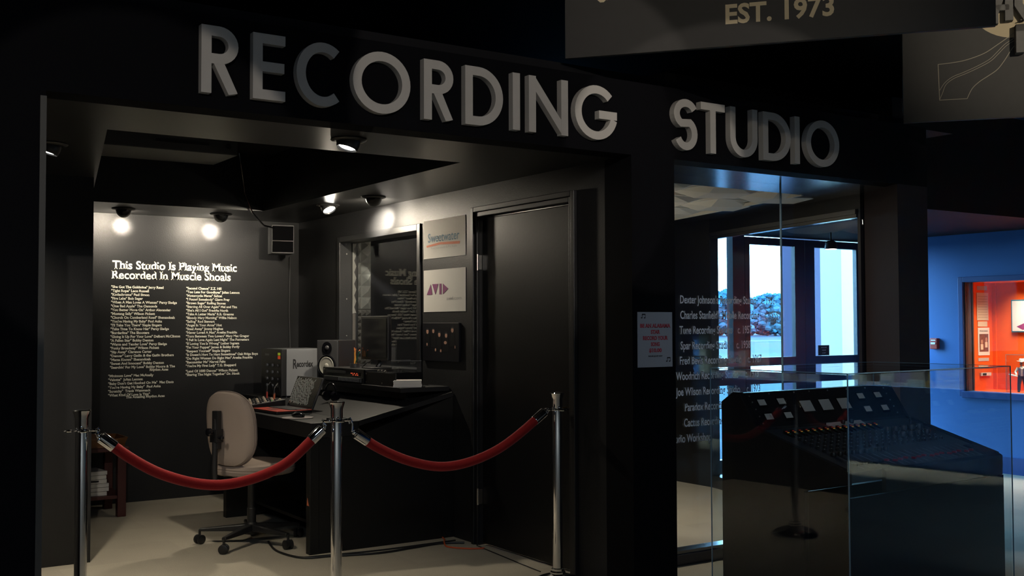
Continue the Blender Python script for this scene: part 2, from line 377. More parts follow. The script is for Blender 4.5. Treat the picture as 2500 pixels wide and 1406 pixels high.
# ================================================================== THE SETTING
XW = 3.56; YB = 8.65; YF = 4.25; SZ = 2.24; RZ = 2.65
struct('floor', MB().box(-7, 9.9, -7, 7.32, -0.1, 0.0).box(-7, 6.52, 7.32, 8.8, -0.1, 0.0), CARPET)
struct('ceiling_hall', MB().box(-7, 11, -7, 7.32, 3.62, 3.72).box(-7, 6.52, 7.32, 8.8, 3.62, 3.72), HALLB)
struct('wall_hall_back', B(-7, 11, -7.1, -7.0, 0, 3.62), HALLB)
struct('wall_hall_left', B(-7.1, -7, -7, 8.8, 0, 3.62), HALLB)
struct('wall_hall_far', B(-7, 6.3, 8.8, 8.9, 0, 3.62), HALLB)
wback = struct('wall_back', B(1.2, XW + 0.12, YB, YB + 0.1, 0, RZ), WALLB)
# left of the booth: the projecting black wall, and the pillar of the front
struct('wall_left', MB().box(0.45, 1.44, 6.6, 8.65, 0, SZ), BLACK)
struct('wall_left_front', MB().box(-6.9, 0.755, YF, YF + 0.2, 0, SZ), FASC)
struct('trim_lit_edge', B(0.735, 0.757, YF - 0.006, YF, 0, SZ - 0.02), mat('lit_edge_grey', (0.045, 0.043, 0.038), 0.5, noise=0.1))  # added paler strip standing in for the pillar's lit edge
struct('wall_left_outer', B(0.35, 0.45, YF + 0.2, 8.8, 0, RZ), BLACK)
# right wall of the booth with the studio window and the door
wr = MB()
WY0, WY1, WZ0, WZ1 = 6.52, 7.81, 1.053, 2.03
DY0, DY1, DZ = 4.775, 5.735, 2.045
T = 0.15
wr.box(XW, XW + T, YF + 0.22, DY0, 0, RZ); wr.box(XW, XW + T, DY0, DY1, DZ, RZ); wr.box(XW, XW + T, DY1, WY0, 0, RZ)
wr.box(XW, XW + T, WY0, WY1, 0, WZ0); wr.box(XW, XW + T, WY0, WY1, WZ1, RZ); wr.box(XW, XW + T, WY1, YB, 0, RZ)
wright = struct('wall_right', wr, WALLB)
# front: fascia board, column between booth and studio window, right-hand upright
fascia = struct('wall_front', MB().box(-6.9, 6.01, YF, YF + 0.14, SZ, 2.62), FASC)
struct('wall_front_column', MB().box(XW, 3.853, YF, YF + 0.22, 0, SZ), FASC)
struct('wall_front_upright', MB().prism([(5.71, YF), (6.01, YF), (6.01, 4.66), (5.912, 4.66)], 0, SZ), PLUM)
struct('wall_front_column_side', MB().box(3.70, 3.853, YF + 0.22, 4.66, 0, SZ), FASC)
# booth soffit ring
struct('ceiling_soffit_front', MB().box(0.76, XW, YF + 0.14, 4.95, SZ, SZ + 0.02), SOFF)
struct('ceiling_soffit_back', MB().box(1.44, XW, 7.88, YB, SZ, SZ + 0.02), SOFF)
struct('ceiling_soffit_right', MB().box(2.956, XW, 4.95, 7.88, SZ, SZ + 0.02), SOFF)
struct('ceiling_soffit_left', MB().prism([(0.45, 4.95), (1.134, 4.95), (1.70, 7.88), (1.44, 7.88), (1.44, 6.6), (0.45, 6.6)], SZ, SZ + 0.02), SOFF)
struct('ceiling_recess_sides', MB().box(2.956, 2.98, 4.95, 7.90, SZ + 0.02, RZ).box(1.5, 2.956, 7.88, 7.9, SZ + 0.02, RZ).box(0.9, 2.956, 4.93, 4.95, SZ + 0.02, RZ), BLACK)
struct('ceiling_booth', B(-6.9, 6.5, YF + 0.14, 8.79, RZ, RZ + 0.05), HALLB)
# studio: front soffit band, glass wall, angled side wall with its window, back wall
AX, AY, BX_, BY_ = 5.92, 4.70, 6.42, 6.65      # angled wall
struct('ceiling_studio_front', MB().box(3.68, 6.01, YF + 0.14, 4.97, SZ, SZ + 0.02), SOFFS)
struct('ceiling_studio_side', MB().prism([(5.675, 4.971), (6.06, 4.971), (6.52, 6.7), (6.52, 8.0), (6.11, 8.0), (6.11, 6.75)], SZ, SZ + 0.02), SOFFS)
struct('wall_studio_back', B(XW + T, 6.42, 7.95, 8.05, 0, RZ), FASC)
struct('wall_studio_side', B(6.42, 6.52, 6.65, 8.0, 0, RZ), BLACK)
d = Vector((BX_ - AX, BY_ - AY, 0)); Lw = d.length; ang = math.atan2(d.y, d.x)
sw = thing('window_2', 'dark framed inner window of the studio, doors seen through it', 'window', (AX, AY, 0), ang); sw['kind'] = 'structure'
B(0, Lw, -0.09, 0.0, 2.137, SZ).build('header', BLACK, sw); B(0, Lw, -0.09, 0, 0, 0.10).build('sill', BLACK, sw)
B(0, 0.03, -0.07, 0.0, 0.10, 2.137).build('frame', FRAMEB, sw); B(Lw - 0.02, Lw, -0.07, 0, 0.10, 2.137).build('frame', FRAMEB, sw)
B(0.03, Lw - 0.02, -0.07, 0.018, 2.105, 2.137).build('frame', SOFFS, sw); B(0.03, Lw - 0.02, -0.03, 0.010, 2.080, 2.105).build('frame', SOFFS, sw)
B(0.03, Lw - 0.02, -0.05, -0.044, 0.10, 2.08).build('pane', GLASS, sw)
# front studio window: sill, two glass panes with their joint
fw = thing('window_3', 'tall studio front window of two glass panes lettered with studio names', 'window', (3.853, 4.62, 0)); fw['kind'] = 'structure'
B(3.853, 5.912, 4.60, 4.72, 0, 0.06).build('sill', FRAMEB, fw, world=True)
B(3.853, 5.912, 4.615, 4.70, 0.06, 0.08).build('sill_cap', SOFFS, fw, world=True)
B(3.853, 5.118, 4.667, 4.673, 0.08, SZ).build('pane', GLASS, fw, world=True)
B(5.124, 5.905, 4.667, 4.673, 0.08, SZ).build('pane', GLASS, fw, world=True)
B(5.118, 5.124, 4.664, 4.676, 0.08, SZ).build('pane_joint', GEDGE, fw, world=True)
glist = [("Dexter Johnson's Recording Studio", 'c. 1951', 1.490, 4.892, 5.055), ("Charles Stanfield's Mobile Recording", 'c. 1955', 1.400, 4.916, 5.083),
 ('Tune Recording Studios', 'c. 1957', 1.312, 4.688, 4.850), ('Spar Recording Studio', 'c. 1958', 1.222, 4.664, 4.838), ('Fred Bevis Recording Studio', 'c. 1967', 1.135, 4.762, 4.932),
 ('Woodrich Recording Studio', 'c. 1973', 1.046, 4.735, 4.908), ('Joe Wilson Recording Studio', 'c. 1973', 0.955, 4.747, 4.920), ('Paradox Recording Studio', 'c. 1976', 0.865, 4.76, 4.93),
 ('Cactus Recording Studio', 'c. 1979', 0.775, 4.73, 4.90), ('Audio Workshop', 'c. 1981', 0.685, 4.505, 4.68)]
for a, b, z, xr, xr2 in glist:
    text('lettering', a, (xr, 4.665, z), (1, 0, 0), (0, 0, 1), 0.045, VINYLG, fw, align='R', bold=0.018, xs=0.665, label='pale grey serif lettering on the glass')
    if z > 0.9: text('lettering', b, (xr2, 4.665, z), (1, 0, 0), (0, 0, 1), 0.045, VINYLG, fw, align='R', bold=0.012, xs=0.62, label='pale grey date on the glass')
# studio ceiling: grid with pyramid tiles
TS = 0.58; x0c, y0c = 3.70, 4.97
tile_me = None
cs = struct('ceiling_studio', B(3.68, 6.14, 4.97, 7.95, SZ + 0.09, SZ + 0.11), TILE)
for i in range(4):
    for j in range(5):
        x, y = x0c + 0.006 + (i + .5) * (TS + .02), y0c + (j + .5) * (TS + .02)
        if tile_me is None:
            m_ = MB(); h = TS / 2; zt = 0.0
            q = 0.19
            m_.box(-h, h, -h, h, 0.012, 0.03)
            # stepped pyramid: four facets rising to an offset square, plus corner wedges
            m_.add([(-h * .95, -h * .95, .012), (h * .95, -h * .95, .012), (h * .95, h * .95, .012), (-h * .95, h * .95, .012), (-q, -q * .4, -.05), (q * .4, -q, -.05), (q, q * .4, -.05), (-q * .4, q, -.05)],
                   [(0, 1, 5, 4), (1, 2, 6, 5), (2, 3, 7, 6), (3, 0, 4, 7), (4, 5, 6, 7)])
            t0 = m_.build('ceiling_tile', TILE, cs); tile_me = t0.data
            t0.location = (x, y, SZ + 0.045)
        else:
            t0 = bpy.data.objects.new('ceiling_tile', tile_me); COL.objects.link(t0); t0.parent = cs; t0.location = (x, y, SZ + 0.045)
gr = MB()
for i in range(5): gr.box(x0c + i * (TS + .02) - .006, x0c + i * (TS + .02) + .018, 4.975, 7.945, SZ + 0.028, SZ + 0.036)
for j in range(1, 5): gr.box(3.69, 6.11, y0c + j * (TS + .02) - .012, y0c + j * (TS + .02) + .012, SZ + 0.022, SZ + 0.028)
gr.build('ceiling_grid', TILE, cs)
tr_ = MB(); ee = Vector((6.12 - 5.66, 6.74 - 4.97)); 
tr_.prism([(5.655, 4.971), (5.675, 4.971), (6.11, 6.75), (6.09, 6.77)], SZ - 0.004, SZ + 0.02); tr_.box(6.09, 6.11, 6.77, 7.94, SZ - 0.004, SZ + 0.02)
tr_.build('edge_trim', TILE, cs)
# studio window in the booth's right wall
w1 = thing('window_1', 'black framed window over the desk reflecting the lettered wall', 'window', (XW, WY0, WZ0)); w1['kind'] = 'structure'
f = MB(); a = 0.035
f.box(XW - .012, XW + T + .002, WY0 - a, WY0 + .012, WZ0 - a, WZ1 + a); f.box(XW - .012, XW + T + .002, WY1 - .012, WY1 + a, WZ0 - a, WZ1 + a)
f.box(XW - .012, XW + T + .002, WY0 + .012, WY1 - .012, WZ1 - .012, WZ1 + a); f.box(XW - .014, XW + T + .002, WY0 + .012, WY1 - .012, WZ0 - a, WZ0 + .012)
f.build('frame', BLACK, w1, world=True, bevel=.004)
B(XW + .138, XW + .144, WY0 + .012, WY1 - .012, WZ0 + .012, WZ1 - .012).build('pane', GLASS, w1, world=True)
for z in (1.285, 1.575, 1.93):
    MB().tube([(XW + .05, WY1 - .013, z), (XW + .05, WY1 - .017, z)], .006, 8).build('screw', STEEL, w1, world=True)
zz = [(XW + .098, 1.46)]
for k in range(6): zz += [(XW + .130, 1.465 + k * .092), (XW + .112, 1.511 + k * .092)]
zz += [(XW + .130, 2.012), (XW + .098, 2.012)]
MB().prism(zz, WY1 - .022, WY1 - .0125, 'Y').build('foam_edge_strip', FOAM, w1, world=True)
B(XW + .100, XW + .124, WY1 - .018, WY1 - .0125, WZ0 + .013, 1.459).build('foam_edge_strip', FOAMD, w1, world=True)
def foam(name, label, x0, x1, z0, z1, nx, nz, h, m, yb=7.949):
    t = thing(name, label, 'foam panel', ((x0 + x1) / 2, yb, z0)); m_ = MB(); m_.box(x0, x1, yb - .02, yb, z0, z1)
    dx = (x1 - x0) / nx; dz = (z1 - z0) / nz
    for i in range(nx):
        for j in range(nz):
            a, b = x0 + i * dx, z0 + j * dz
            m_.add([(a, yb - .0201, b), (a + dx, yb - .0201, b), (a + dx, yb - .0201, b + dz), (a, yb - .0201, b + dz), (a + dx / 2, yb - h, b + dz / 2)], [(0, 1, 4), (1, 2, 4), (2, 3, 4), (3, 0, 4)])
    m_.build('pyramids', m, t, world=True); return t
foam('acoustic_foam', 'pale pyramid foam panel seen through the window over the desk', 3.712, 3.885, 1.50, 2.06, 2, 6, .06, FOAM)
foam('acoustic_foam', 'dark egg-crate foam panel below the pale one behind the window', 3.712, 3.885, .95, 1.495, 4, 10, .06, FOAMD)
# door
d1 = thing('door_1', 'plain glossy black door beside the posters', 'door', (XW, DY1, 0)); d1['kind'] = 'structure'
B(XW + .02, XW + .06, DY0 + .008, DY1 - .008, 0.012, DZ - .008).build('door_leaf', DOORM, d1, world=True, bevel=.003)
f = MB(); 
for (p, q, s) in ((0.0, 0.030, .016), (0.030, 0.062, .026)):
    f.box(XW - s, XW, DY0 - q, DY0 - p, 0, DZ + q); f.box(XW - s, XW, DY1 + p, DY1 + q, 0, DZ + q); f.box(XW - s, XW, DY0 - p, DY1 + p, DZ + p, DZ + q)
f.build('architrave', BLACK, d1, world=True, bevel=.004)
for z in (1.76, 0.30):
    h = MB().box(XW - .006, XW + .018, DY1 - .006, DY1 + .008, z - .045, z + .045).tube([(XW - .012, DY1, z - .05), (XW - .012, DY1, z + .05)], .007, 8)
    h.build('hinge', STEEL, d1, world=True, smooth=True)
hd = MB().tube([(XW + .02, DY0 + .075, .90), (XW - .03, DY0 + .075, .90)], .011, 10); hd.ball((XW - .05, DY0 + .075, .90), .024, .028, .028)
hd.build('door_knob', BRASS, d1, world=True, smooth=True)
# lobby behind the studio: glazed entrance
YS = 7.2
sf = MB()
sf.box(6.52, 9.19, YS, YS + .12, 2.62, 3.62)
struct('wall_lobby_front', sf, HALLB)
struct('wall_lobby_left', MB().box(6.42, 6.52, 8.0, 8.8, 0, RZ).box(6.42, 6.52, 7.2, 8.8, RZ, 3.62), HALLB)
struct('ceiling_lobby_shade', B(6.54, 9.188, 4.9, YS - .002, 2.21, 3.0), HALLB)  # dropped bulkhead added to keep the blue wall dark higher up
ent = thing('door_2', 'dark framed glass entrance doors to the grounds outside', 'door', (6.52, YS, 0)); ent['kind'] = 'structure'
fr = MB()
fr.box(6.52, 6.60, YS, YS + .06, 0, 2.62); fr.box(7.246, 7.40, YS, YS + .08, 0, 2.62); fr.box(7.40, 9.19, YS, YS + .06, 2.20, 2.62)
fr.box(6.60, 7.246, YS, YS + .06, 2.56, 2.62); fr.box(6.60, 7.246, YS, YS + .06, .80, 1.05); fr.box(6.60, 7.246, YS, YS + .06, 0, .12); fr.box(9.10, 9.19, YS, YS + .06, 0, 2.2)
fr.build('frame', FRAMEB, ent, world=True)
B(6.60, 7.246, YS + .025, YS + .031, 1.05, 2.56).build('pane', GLASS, ent, world=True); B(6.60, 7.246, YS + .025, YS + .031, .12, .80).build('pane', GLASS, ent, world=True)
for (xa, xb, pa, pb) in ((7.405, 8.225, 7.469, 8.086), (8.232, 9.095, 8.368, 8.997)):
    m_ = MB(); m_.box(xa, pa, YS, YS + .045, .02, 2.19); m_.box(pb, xb, YS, YS + .045, .02, 2.19)
    m_.box(pa, pb, YS, YS + .045, 2.12, 2.19); m_.box(pa, pb, YS, YS + .045, .80, 1.05); m_.box(pa, pb, YS, YS + .045, .02, .16)
    lf = m_.build('door_leaf', FRAMEB, ent, world=True)
    B(pa, pb, YS + .02, YS + .026, 1.05, 2.12).build('pane', GLASS, lf, world=False); B(pa, pb, YS + .02, YS + .026, .16, .80).build('pane', GLASS, lf)
    for c in lf.children: c.data.transform(WM(ent).inverted())
ds = tag(B(8.40, 8.56, YS - .008, YS - .003, 1.055, 1.155).build('door_notice', INK), 'small black notice low on the right-hand entrance door pane', 'notice')
for k, s in enumerate(('SMOKE FREE', 'MUSEUM', '& SHOP')): text('lettering', s, (8.48, YS - .0095, 1.128 - k * .027), (1, 0, 0), (0, 0, 1), .010, WHITE, ds, align='C', serif=False)
# blue wall with the lit showcase
bw = MB(); X9 = 9.19; CY0, CY1, CZ0, CZ1 = 3.9, 6.12, 0.73, 1.755
EY0, EY1, EZ0, EZ1 = -.48, 0.76, .755, 1.3
bw.box(X9, X9 + .1, CY1, YS + .12, 0, 3.62); bw.box(X9, X9 + .1, CY0, CY1, 0, CZ0); bw.box(X9, X9 + .1, CY0, CY1, CZ1, 3.62); bw.box(X9, X9 + .1, EY1, CY0, 0, 3.62)
bw.box(X9, X9 + .1, EY0, EY1, 0, EZ0); bw.box(X9, X9 + .1, EY0, EY1, EZ1, 3.62); bw.box(X9, X9 + .1, -7, EY0, 0, 3.62)
struct('wall_lobby_right', bw, BLUEW)
struct('baseboard_right', B(X9 - .018, X9, 1.0, YS, 0, .15), BLUET)
sc = thing('window_4', 'orange lined showcase window in the blue wall', 'window', (X9, CY1, CZ0)); sc['kind'] = 'structure'
f = MB(); a = .05
f.box(X9 - .02, X9 + .004, CY1, CY1 + a, CZ0 - a, CZ1 + a); f.box(X9 - .02, X9 + .004, CY0, CY1, CZ1, CZ1 + a); f.box(X9 - .03, X9 + .004, CY0, CY1 + .02, CZ0 - .06, CZ0)
f.build('frame', BLUET, sc, world=True, bevel=.004)
XO = 9.66
B(X9 + .1, XO + .05, CY1, CY1 + .04, CZ0 - .04, CZ1 + .04).build('side_panel', ORANGE, sc, world=True)
B(XO, XO + .05, CY0 - .3, CY1, CZ0 - .04, CZ1 + .04).build('back_panel', ORANGE, sc, world=True)
B(X9 + .1, XO, CY0 - .3, CY1, CZ0 - .04, CZ0).build('floor_panel', ORANGE, sc, world=True)
B(X9 + .1, XO, CY0 - .3, CY1, CZ1, CZ1 + .04).build('top_panel', ORANGE, sc, world=True)
B(X9 + .1, XO, CY0 - .34, CY0 - .3, CZ0 - .04, CZ1 + .04).build('side_panel', ORANGE, sc, world=True)
MB().box(X9 + .004, X9 + .10, CY1 - .012, CY1 - .001, CZ0, CZ1).box(X9 + .10, X9 + .12, CY1 - .022, CY1 - .001, CZ0, CZ1).build('jamb', BROWN, sc, world=True)
B(XO - .02, XO, CY1 - .035, CY1, CZ0, CZ1).build('corner_post', ORANGE, sc, world=True)
B(X9 + .03, X9 + .036, CY0, CY1 - .012, CZ0, CZ1).build('pane', GLASS, sc, world=True)
l_ = light('showcase_lamp', 'AREA', (9.42, 5.2, CZ1 - .02), (9.42, 5.2, 0), 30.0, (1, .86, .62), size=.3, size_y=1.4); l_.data.spread = R(110)
# outside: ground, road, trees, pillar, pale wall
struct('ground', B(-60, 160, 7.4, 260, -0.25, -0.12), GRASS)
struct('ground_apron', B(-20, 70, 7.3, 38, -0.12, -0.10), APRON)
struct('ground_road', B(-60, 160, 62, 66, -0.12, -0.08), ROADM)
struct('wall_exterior', MB().box(11.2, 20.0, 9.2, 9.6, -0.1, 7), STUCCO)
tag(MB().box(9.39, 9.80, 8.35, 8.55, -0.1, 5.2).box(9.34, 9.85, 8.30, 8.60, -.1, .12).build('pillar', PILLARM), 'square pale violet pillar just outside the entrance doors', 'pillar')
for (sx, sy, h) in ((20, 33, 2.6), (22.4, 33.5, 2.7)):
    p = thing('sign_post', 'thin white post on the lawn seen through the left glass pane' if sx == 20 else 'second thin white post, right one of the pair on the lawn', 'post', (sx, sy, -0.12), 0)
    B(-.06, .06, -.06, .06, 0, h).build('pole', WHITE, p); B(-.09, .09, -.09, .09, h, h + .05).build('cap', WHITE, p)
def tree_mesh(seed):
    rnd = random.Random(seed); m_ = MB()
    for k in range(170):
        a = rnd.uniform(0, 6.28); z = rnd.uniform(.5, 6.8); r = rnd.uniform(.3, 1.0) * 2.9 * (1 - ((z - 3.3) / 4.4) ** 2) ** .5; s = rnd.uniform(.30, .75)
        m_.ball((r * math.cos(a), r * math.sin(a), z), s, s, s * .8, 6, 4)
    me_v = [(x + rnd.uniform(-.14, .14), y + rnd.uniform(-.14, .14), z + rnd.uniform(-.14, .14)) for x, y, z in m_.v]; m_.v = me_v
    return m_
protos = []
k = 0
treel = []
for i in range(26):
    t = (i % 13) / 12; X = (66 if i < 13 else 69) + t * 78; Y = (92 if i < 13 else 99) + random.uniform(-2, 2)
    s = random.uniform(0.58, 0.82) + (0.14 if i % 13 > 6 else 0)
    n = i % 3
    if i < 3:
        root = thing('tree', 't', 'tree', (X, Y, -.12)); tree_mesh(i + 3).build('foliage', LEAF, root); MB().tube([(0, 0, 0), (0, 0, 3)], [.22, .14], 8).build('trunk', BARK, root); protos.append(root)
    else: root = copy_tree(protos[n]); root.location = (X, Y, -.12)
    root.scale = (s * 1.15, s * 1.15, s); root.rotation_euler = (0, 0, random.uniform(0, 6))
    root['label'] = 'hazy blue-green tree in the line beyond the lawn'; root['group'] = 'tree line beyond the lawn'

# ================================================================== LETTERS OF THE SIGN
def arc(cx, cz, rx, rz, a0, a1, n=20): return [(cx + rx * math.cos(R(a0 + (a1 - a0) * i / n)), cz + rz * math.sin(R(a0 + (a1 - a0) * i / n))) for i in range(n + 1)]
LH = 0.272; SW = 0.041; LD = 0.036
def letter(ch, w):
    m = MB(); s = SW; h = LH; a = s / 2
    def rb(p, closed=False, o=0.0): m.ribbon(p, s, o, LD, closed)
    if ch == 'I': rb([(a, 0), (a, h)])
    elif ch == 'R':
        rb([(a, 0), (a, h)]); r = (h * .56 - s) / 2; zc = h - a - r
        rb([(s, h - a), (w - a - r * 1.05, h - a)] + arc(w - a - r * 1.05, zc, r * 1.05, r, 88, -88, 14) + [(w - a - r * 1.05, zc - r), (s, zc - r)])
        rb([(w * .42, zc - r), (w - a, 0)], False, .0008)
        m.v = [(x, y, max(z, 0)) for x, y, z in m.v]
    elif ch == 'E': m.prism([(0, 0), (w, 0), (w, s), (s, s), (s, h / 2 - a), (w * .97, h / 2 - a), (w * .97, h / 2 + a), (s, h / 2 + a), (s, h - s), (w, h - s), (w, h), (0, h)], 0, LD, 'Y')
    elif ch == 'C': rx = w * .56 - a; rb(arc(rx + a, h / 2, rx, h / 2 - a, 52, 308, 30))
    elif ch == 'O': rb(arc(w / 2, h / 2, w / 2 - a, h / 2 - a, 0, 360, 40)[:-1], True)
    elif ch == 'D':
        rb([(a, 0), (a, h)]); x = w * .35; rb([(s, h - a), (x, h - a)] + arc(x, h / 2, w - x - a, h / 2 - a, 88, -88, 22) + [(x, a), (s, a)])
    elif ch == 'N': rb([(a, 0), (a, h)]); rb([(w - a, 0), (w - a, h)]); rb([(a * 1.1, h - a * .9), (w - a * 1.1, a * .9)], False, .0008)
    elif ch == 'G':
        rx = w / 2 - a; c = arc(w / 2, h / 2, rx, h / 2 - a, 42, 345, 32); rb(c); rb([(w * .56, h * .47), (w * .985, h * .47)], False, .0008)
    elif ch == 'S':
        r1 = h * .245 - a * .4; rx1 = w * .40 - a * .2
        rb(arc(w * .50, h - a - r1, rx1, r1, 25, 240, 16) + arc(w * .50, a + r1 * 1.15, w * .47 - a, r1 * 1.15, 62, -155, 18))
    elif ch == 'T': m.prism([(w / 2 - a, 0), (w / 2 + a, 0), (w / 2 + a, h - s), (w, h - s), (w, h), (0, h), (0, h - s), (w / 2 - a, h - s)], 0, LD, 'Y')
    elif ch == 'U': r = w / 2 - a; rb([(a, h), (a, r + a)] + arc(w / 2, r + a, r, r, 184, 356, 18) + [(w - a, r + a), (w - a, h)])
    return m
LET = [('R', 1.314, 1.464), ('E', 1.525, 1.663), ('C', 1.712, 1.925), ('O', 1.968, 2.246), ('R', 2.314, 2.466), ('D', 2.529, 2.735), ('I', 2.790, 2.831), ('N', 2.882, 3.113), ('G', 3.155, 3.423),
       ('S', 3.800, 3.972), ('T', 3.992, 4.169), ('U', 4.208, 4.418), ('D', 4.462, 4.685), ('I', 4.718, 4.764), ('O', 4.812, 5.098)]
NM = {0: 'first letter, before the E', 4: 'fifth letter, after the first O', 3: 'fourth letter, right of the C', 5: 'sixth letter, left of the I', 6: 'seventh letter, between D and N',
      12: 'fourth letter, right of the U', 13: 'fifth letter, before the last O', 14: 'last letter at the far right'}
for i, (ch, x0, x1) in enumerate(LET):
    k = 4.214 / 4.19
    o = letter(ch, (x1 - x0) * k).build('letter', LETTER, None)
    o.location = (x0 * k, YF - LD, 2.296 - i * 0.0008)
    word = 'RECORDING' if i < 9 else 'STUDIO'
    where = NM.get(i, {1: 'second letter', 2: 'third letter', 7: 'eighth letter', 8: 'last letter', 9: 'first letter', 10: 'second letter', 11: 'third letter'}.get(i))
    tag(o, 'raised grey capital %s, %s of %s on the black fascia' % (ch, where, word), 'letter', 'raised letters on the black fascia')

# ================================================================== LETTERING ON THE BACK WALL
yt = YB - 0.002
def bt(s, x, z, cap, bold=0.02, width=None, xs=1.0, label='small white lettering'):
    return text('lettering', s, (x, yt, z), (1, 0, 0), (0, 0, 1), cap, VINYL, wback, bold=bold, width=width, xs=xs, label=label)
bt('This Studio Is Playing Music', 2.029, 1.812, .062, .022, .990, label='large white heading line')
bt('Recorded In Muscle Shoals', 2.024, 1.735, .062, .022, .945, label='large white heading line')
c1 = ['"She Got The Goldmine" Jerry Reed', '"Tight Rope" Leon Russell', '"Kodachrome" Paul Simon', '"Fire Lake" Bob Seger', '"When A Man Loves A Woman" Percy Sledge', '"One Bad Apple" The Osmonds',
 '"You Better Move On" Arthur Alexander', '"Mustang Sally" Wilson Pickett', '"Church On Cumberland Road" Shenandoah', '"You\'re Having My Baby" Paul Anka', '"I\'ll Take You There" Staple Singers',
 '"Take Time To Know Her" Percy Sledge', '"Borderline" The Shooters', '"Giving It Up For Your Love" Delbert McClinton', '"A Fallen Star" Bobby Denton', '"Warm and Tender Love" Percy Sledge',
 '"Funky Broadway" Wilson Pickett', '"Slip Away" Clarence Carter', '"Denver" Larry Gatlin & the Gatlin Brothers', '"Mama Knows" Shenandoah', '"Sweet And Innocent" Bobby Denton', '"Searchin\' For My Love" Bobby Moore & The']
c2 = ['"Second Chance" Z.Z. Hill', '"Too Late For Goodbyes" Julian Lennon', '"Motorcycle Mama" Sailcat', '"I Found Somebody" Glenn Frey', '"Brown Sugar" Rolling Stones', '"Starting All Over Again" Mel and Tim',
 '"She\'s All I Got" Freddie North', '"Take A Letter Maria" R.B. Greaves', '"Bloody Mary Morning" Willie Nelson', '"Sailing" Rod Stewart', '"Angel In Your Arms" Hot', '"Steal Away" Jimmy Hughes',
 '"Never Loved A Man" Aretha Franklin', '"Torn Between Two Lovers" Mary Mac Gregor', '"I Fell In Love Again Last Night" The Forresters', '"If Loving You Is Wrong" Luther Ingram', '"I\'m Your Puppet" James & Bobby Purify',
 '"Respect Yourself" Staple Singers', '"It Doesn\'t Hurt To Hurt Sometimes" Oak Ridge Boys', '"Do Right Woman Do Right Man" Aretha Franklin', '"Reconsider Me" Narvel Felts', '"You\'re My First Lady" T.G. Sheppard']
for i, s in enumerate(c1): bt(s, 2.022 - i * .0002, 1.662 - i * .0297, .0185, .030, xs=1.0)
for i, s in enumerate(c2): bt(s, 2.602, 1.660 - i * .0297, .0185, .030, xs=1.0)
bt('Rhythm Aces', 2.318, 1.014, .0185, .03)
for i, s in enumerate(['"Minimum Love" Mac McAnally', '"Valotte"  Julian Lennon', '"Baby Don\'t Get Hooked On Me"  Mac Davis', '"You\'re Having My Baby"  Paul Anka', '"Scratchy"  Travis Wammack', '"What Kind Of Love Is This"']): bt(s, 2.006, .973 - i * .0297, .0185, .03)
bt('The Amazing Rhythm Aces', 2.14, .806, .0185, .03)
bt('"Land Of 1000 Dances" Wilson Pickett', 2.602, .994, .0185, .03); bt('"Sharing The Night Together" Dr. Hook', 2.602, .966, .0185, .03)

# ================================================================== LAMPS
def lamp(loc, aim, label, power, narrow=None, n_angle=34, wide=150, spill=None):
    t = thing('recessed_spotlight', label, 'lamp', loc, 0, 'eyeball spotlights in the black soffit')
    MB().lathe([(.052, 0.0), (.082, 0.0), (.086, -.004), (.080, -.010), (.060, -.013), (.052, -.006)], 28).build('trim_ring', PLAS, t, smooth=True)
    dv = (Vector(aim) - Vector(loc)).normalized(); q = dv.to_track_quat('Z', 'Y').to_matrix().to_4x4()
    e = MB(); e.lathe([(.026, -.052), (.046, -.036), (.053, -.014), (.055, .010), (.051, .030), (.047, .036), (.043, .030), (.040, .022)], 28)
    e.build('eyeball', PLAS, t, smooth=True, M=Matrix.Translation((0, 0, -.012)) @ q)
    MB().lathe([(.012, .027), (.034, .030), (.0425, .024)], 24).build('bulb_face', BULB, t, smooth=True, M=Matrix.Translation((0, 0, -.012)) @ q)
    for k in (-1, 1): MB().tube([(k * .068, 0, -.008), (k * .068, 0, -.014)], .006, 8).build('screw', STEEL, t, smooth=True)
    p = Vector(loc) + Vector((0, 0, -.012)) + dv * .045
    light('lamp_light', 'SPOT', p, p + dv, power, WARM, .03, wide, 0.9)
    if narrow: light('lamp_beam', 'SPOT', p, p + dv, narrow, WARM, .03, n_angle, 1.0)
    return t
CR, CF = Vector((.833, -.553, 0)), Vector((.553, .833, 0))
def aim(l, a, b): l = Vector(l); return tuple(l + Vector((0, 0, -1)) + CR * a + CF * b)
def L_(x, y): return (x, y, SZ)
lamp(L_(2.007, 8.23), (2.10, 8.65, 2.165), 'black eyeball spotlight above the lettered wall, left one of two', 66, 480, 23)
lamp(L_(2.743, 8.23), (2.80, 8.65, 2.155), 'black eyeball spotlight above the lettered wall, right one of two', 66, 480, 23)
lamp(L_(3.19, 7.21), aim(L_(3.19, 7.21), .45, -.42), 'glowing eyeball spotlight in the right soffit, left one facing the desk', 75)
lamp(L_(3.249, 6.59), (3.56, 7.03, 2.14), 'black eyeball spotlight turned to the wall above the window', 110, 2000, 28)
lamp(L_(2.139, 4.60), aim(L_(2.139, 4.60), -.26, -.16), 'glowing eyeball spotlight in the front soffit under the letter O', 24)
lamp(L_(0.99, 5.478), aim(L_(.99, 5.478), -.28, -.10), 'glowing eyeball spotlight behind the left pillar', 125)
lamp(L_(1.30, 7.0), aim(L_(1.30, 7.0), .3, .1), 'eyeball spotlight hidden behind the left wall', 0.01) if False else None
light('studio_uplight', 'AREA', (4.55, 6.6, 1.50), (4.55, 6.6, 3), 11, (1, .88, .68), size=.25, size_y=.25)
light('studio_ceiling_light', 'AREA', (4.6, 5.6, 2.19), (4.6, 5.6, 0), 24, (1, .88, .70), size=.4, size_y=.4)
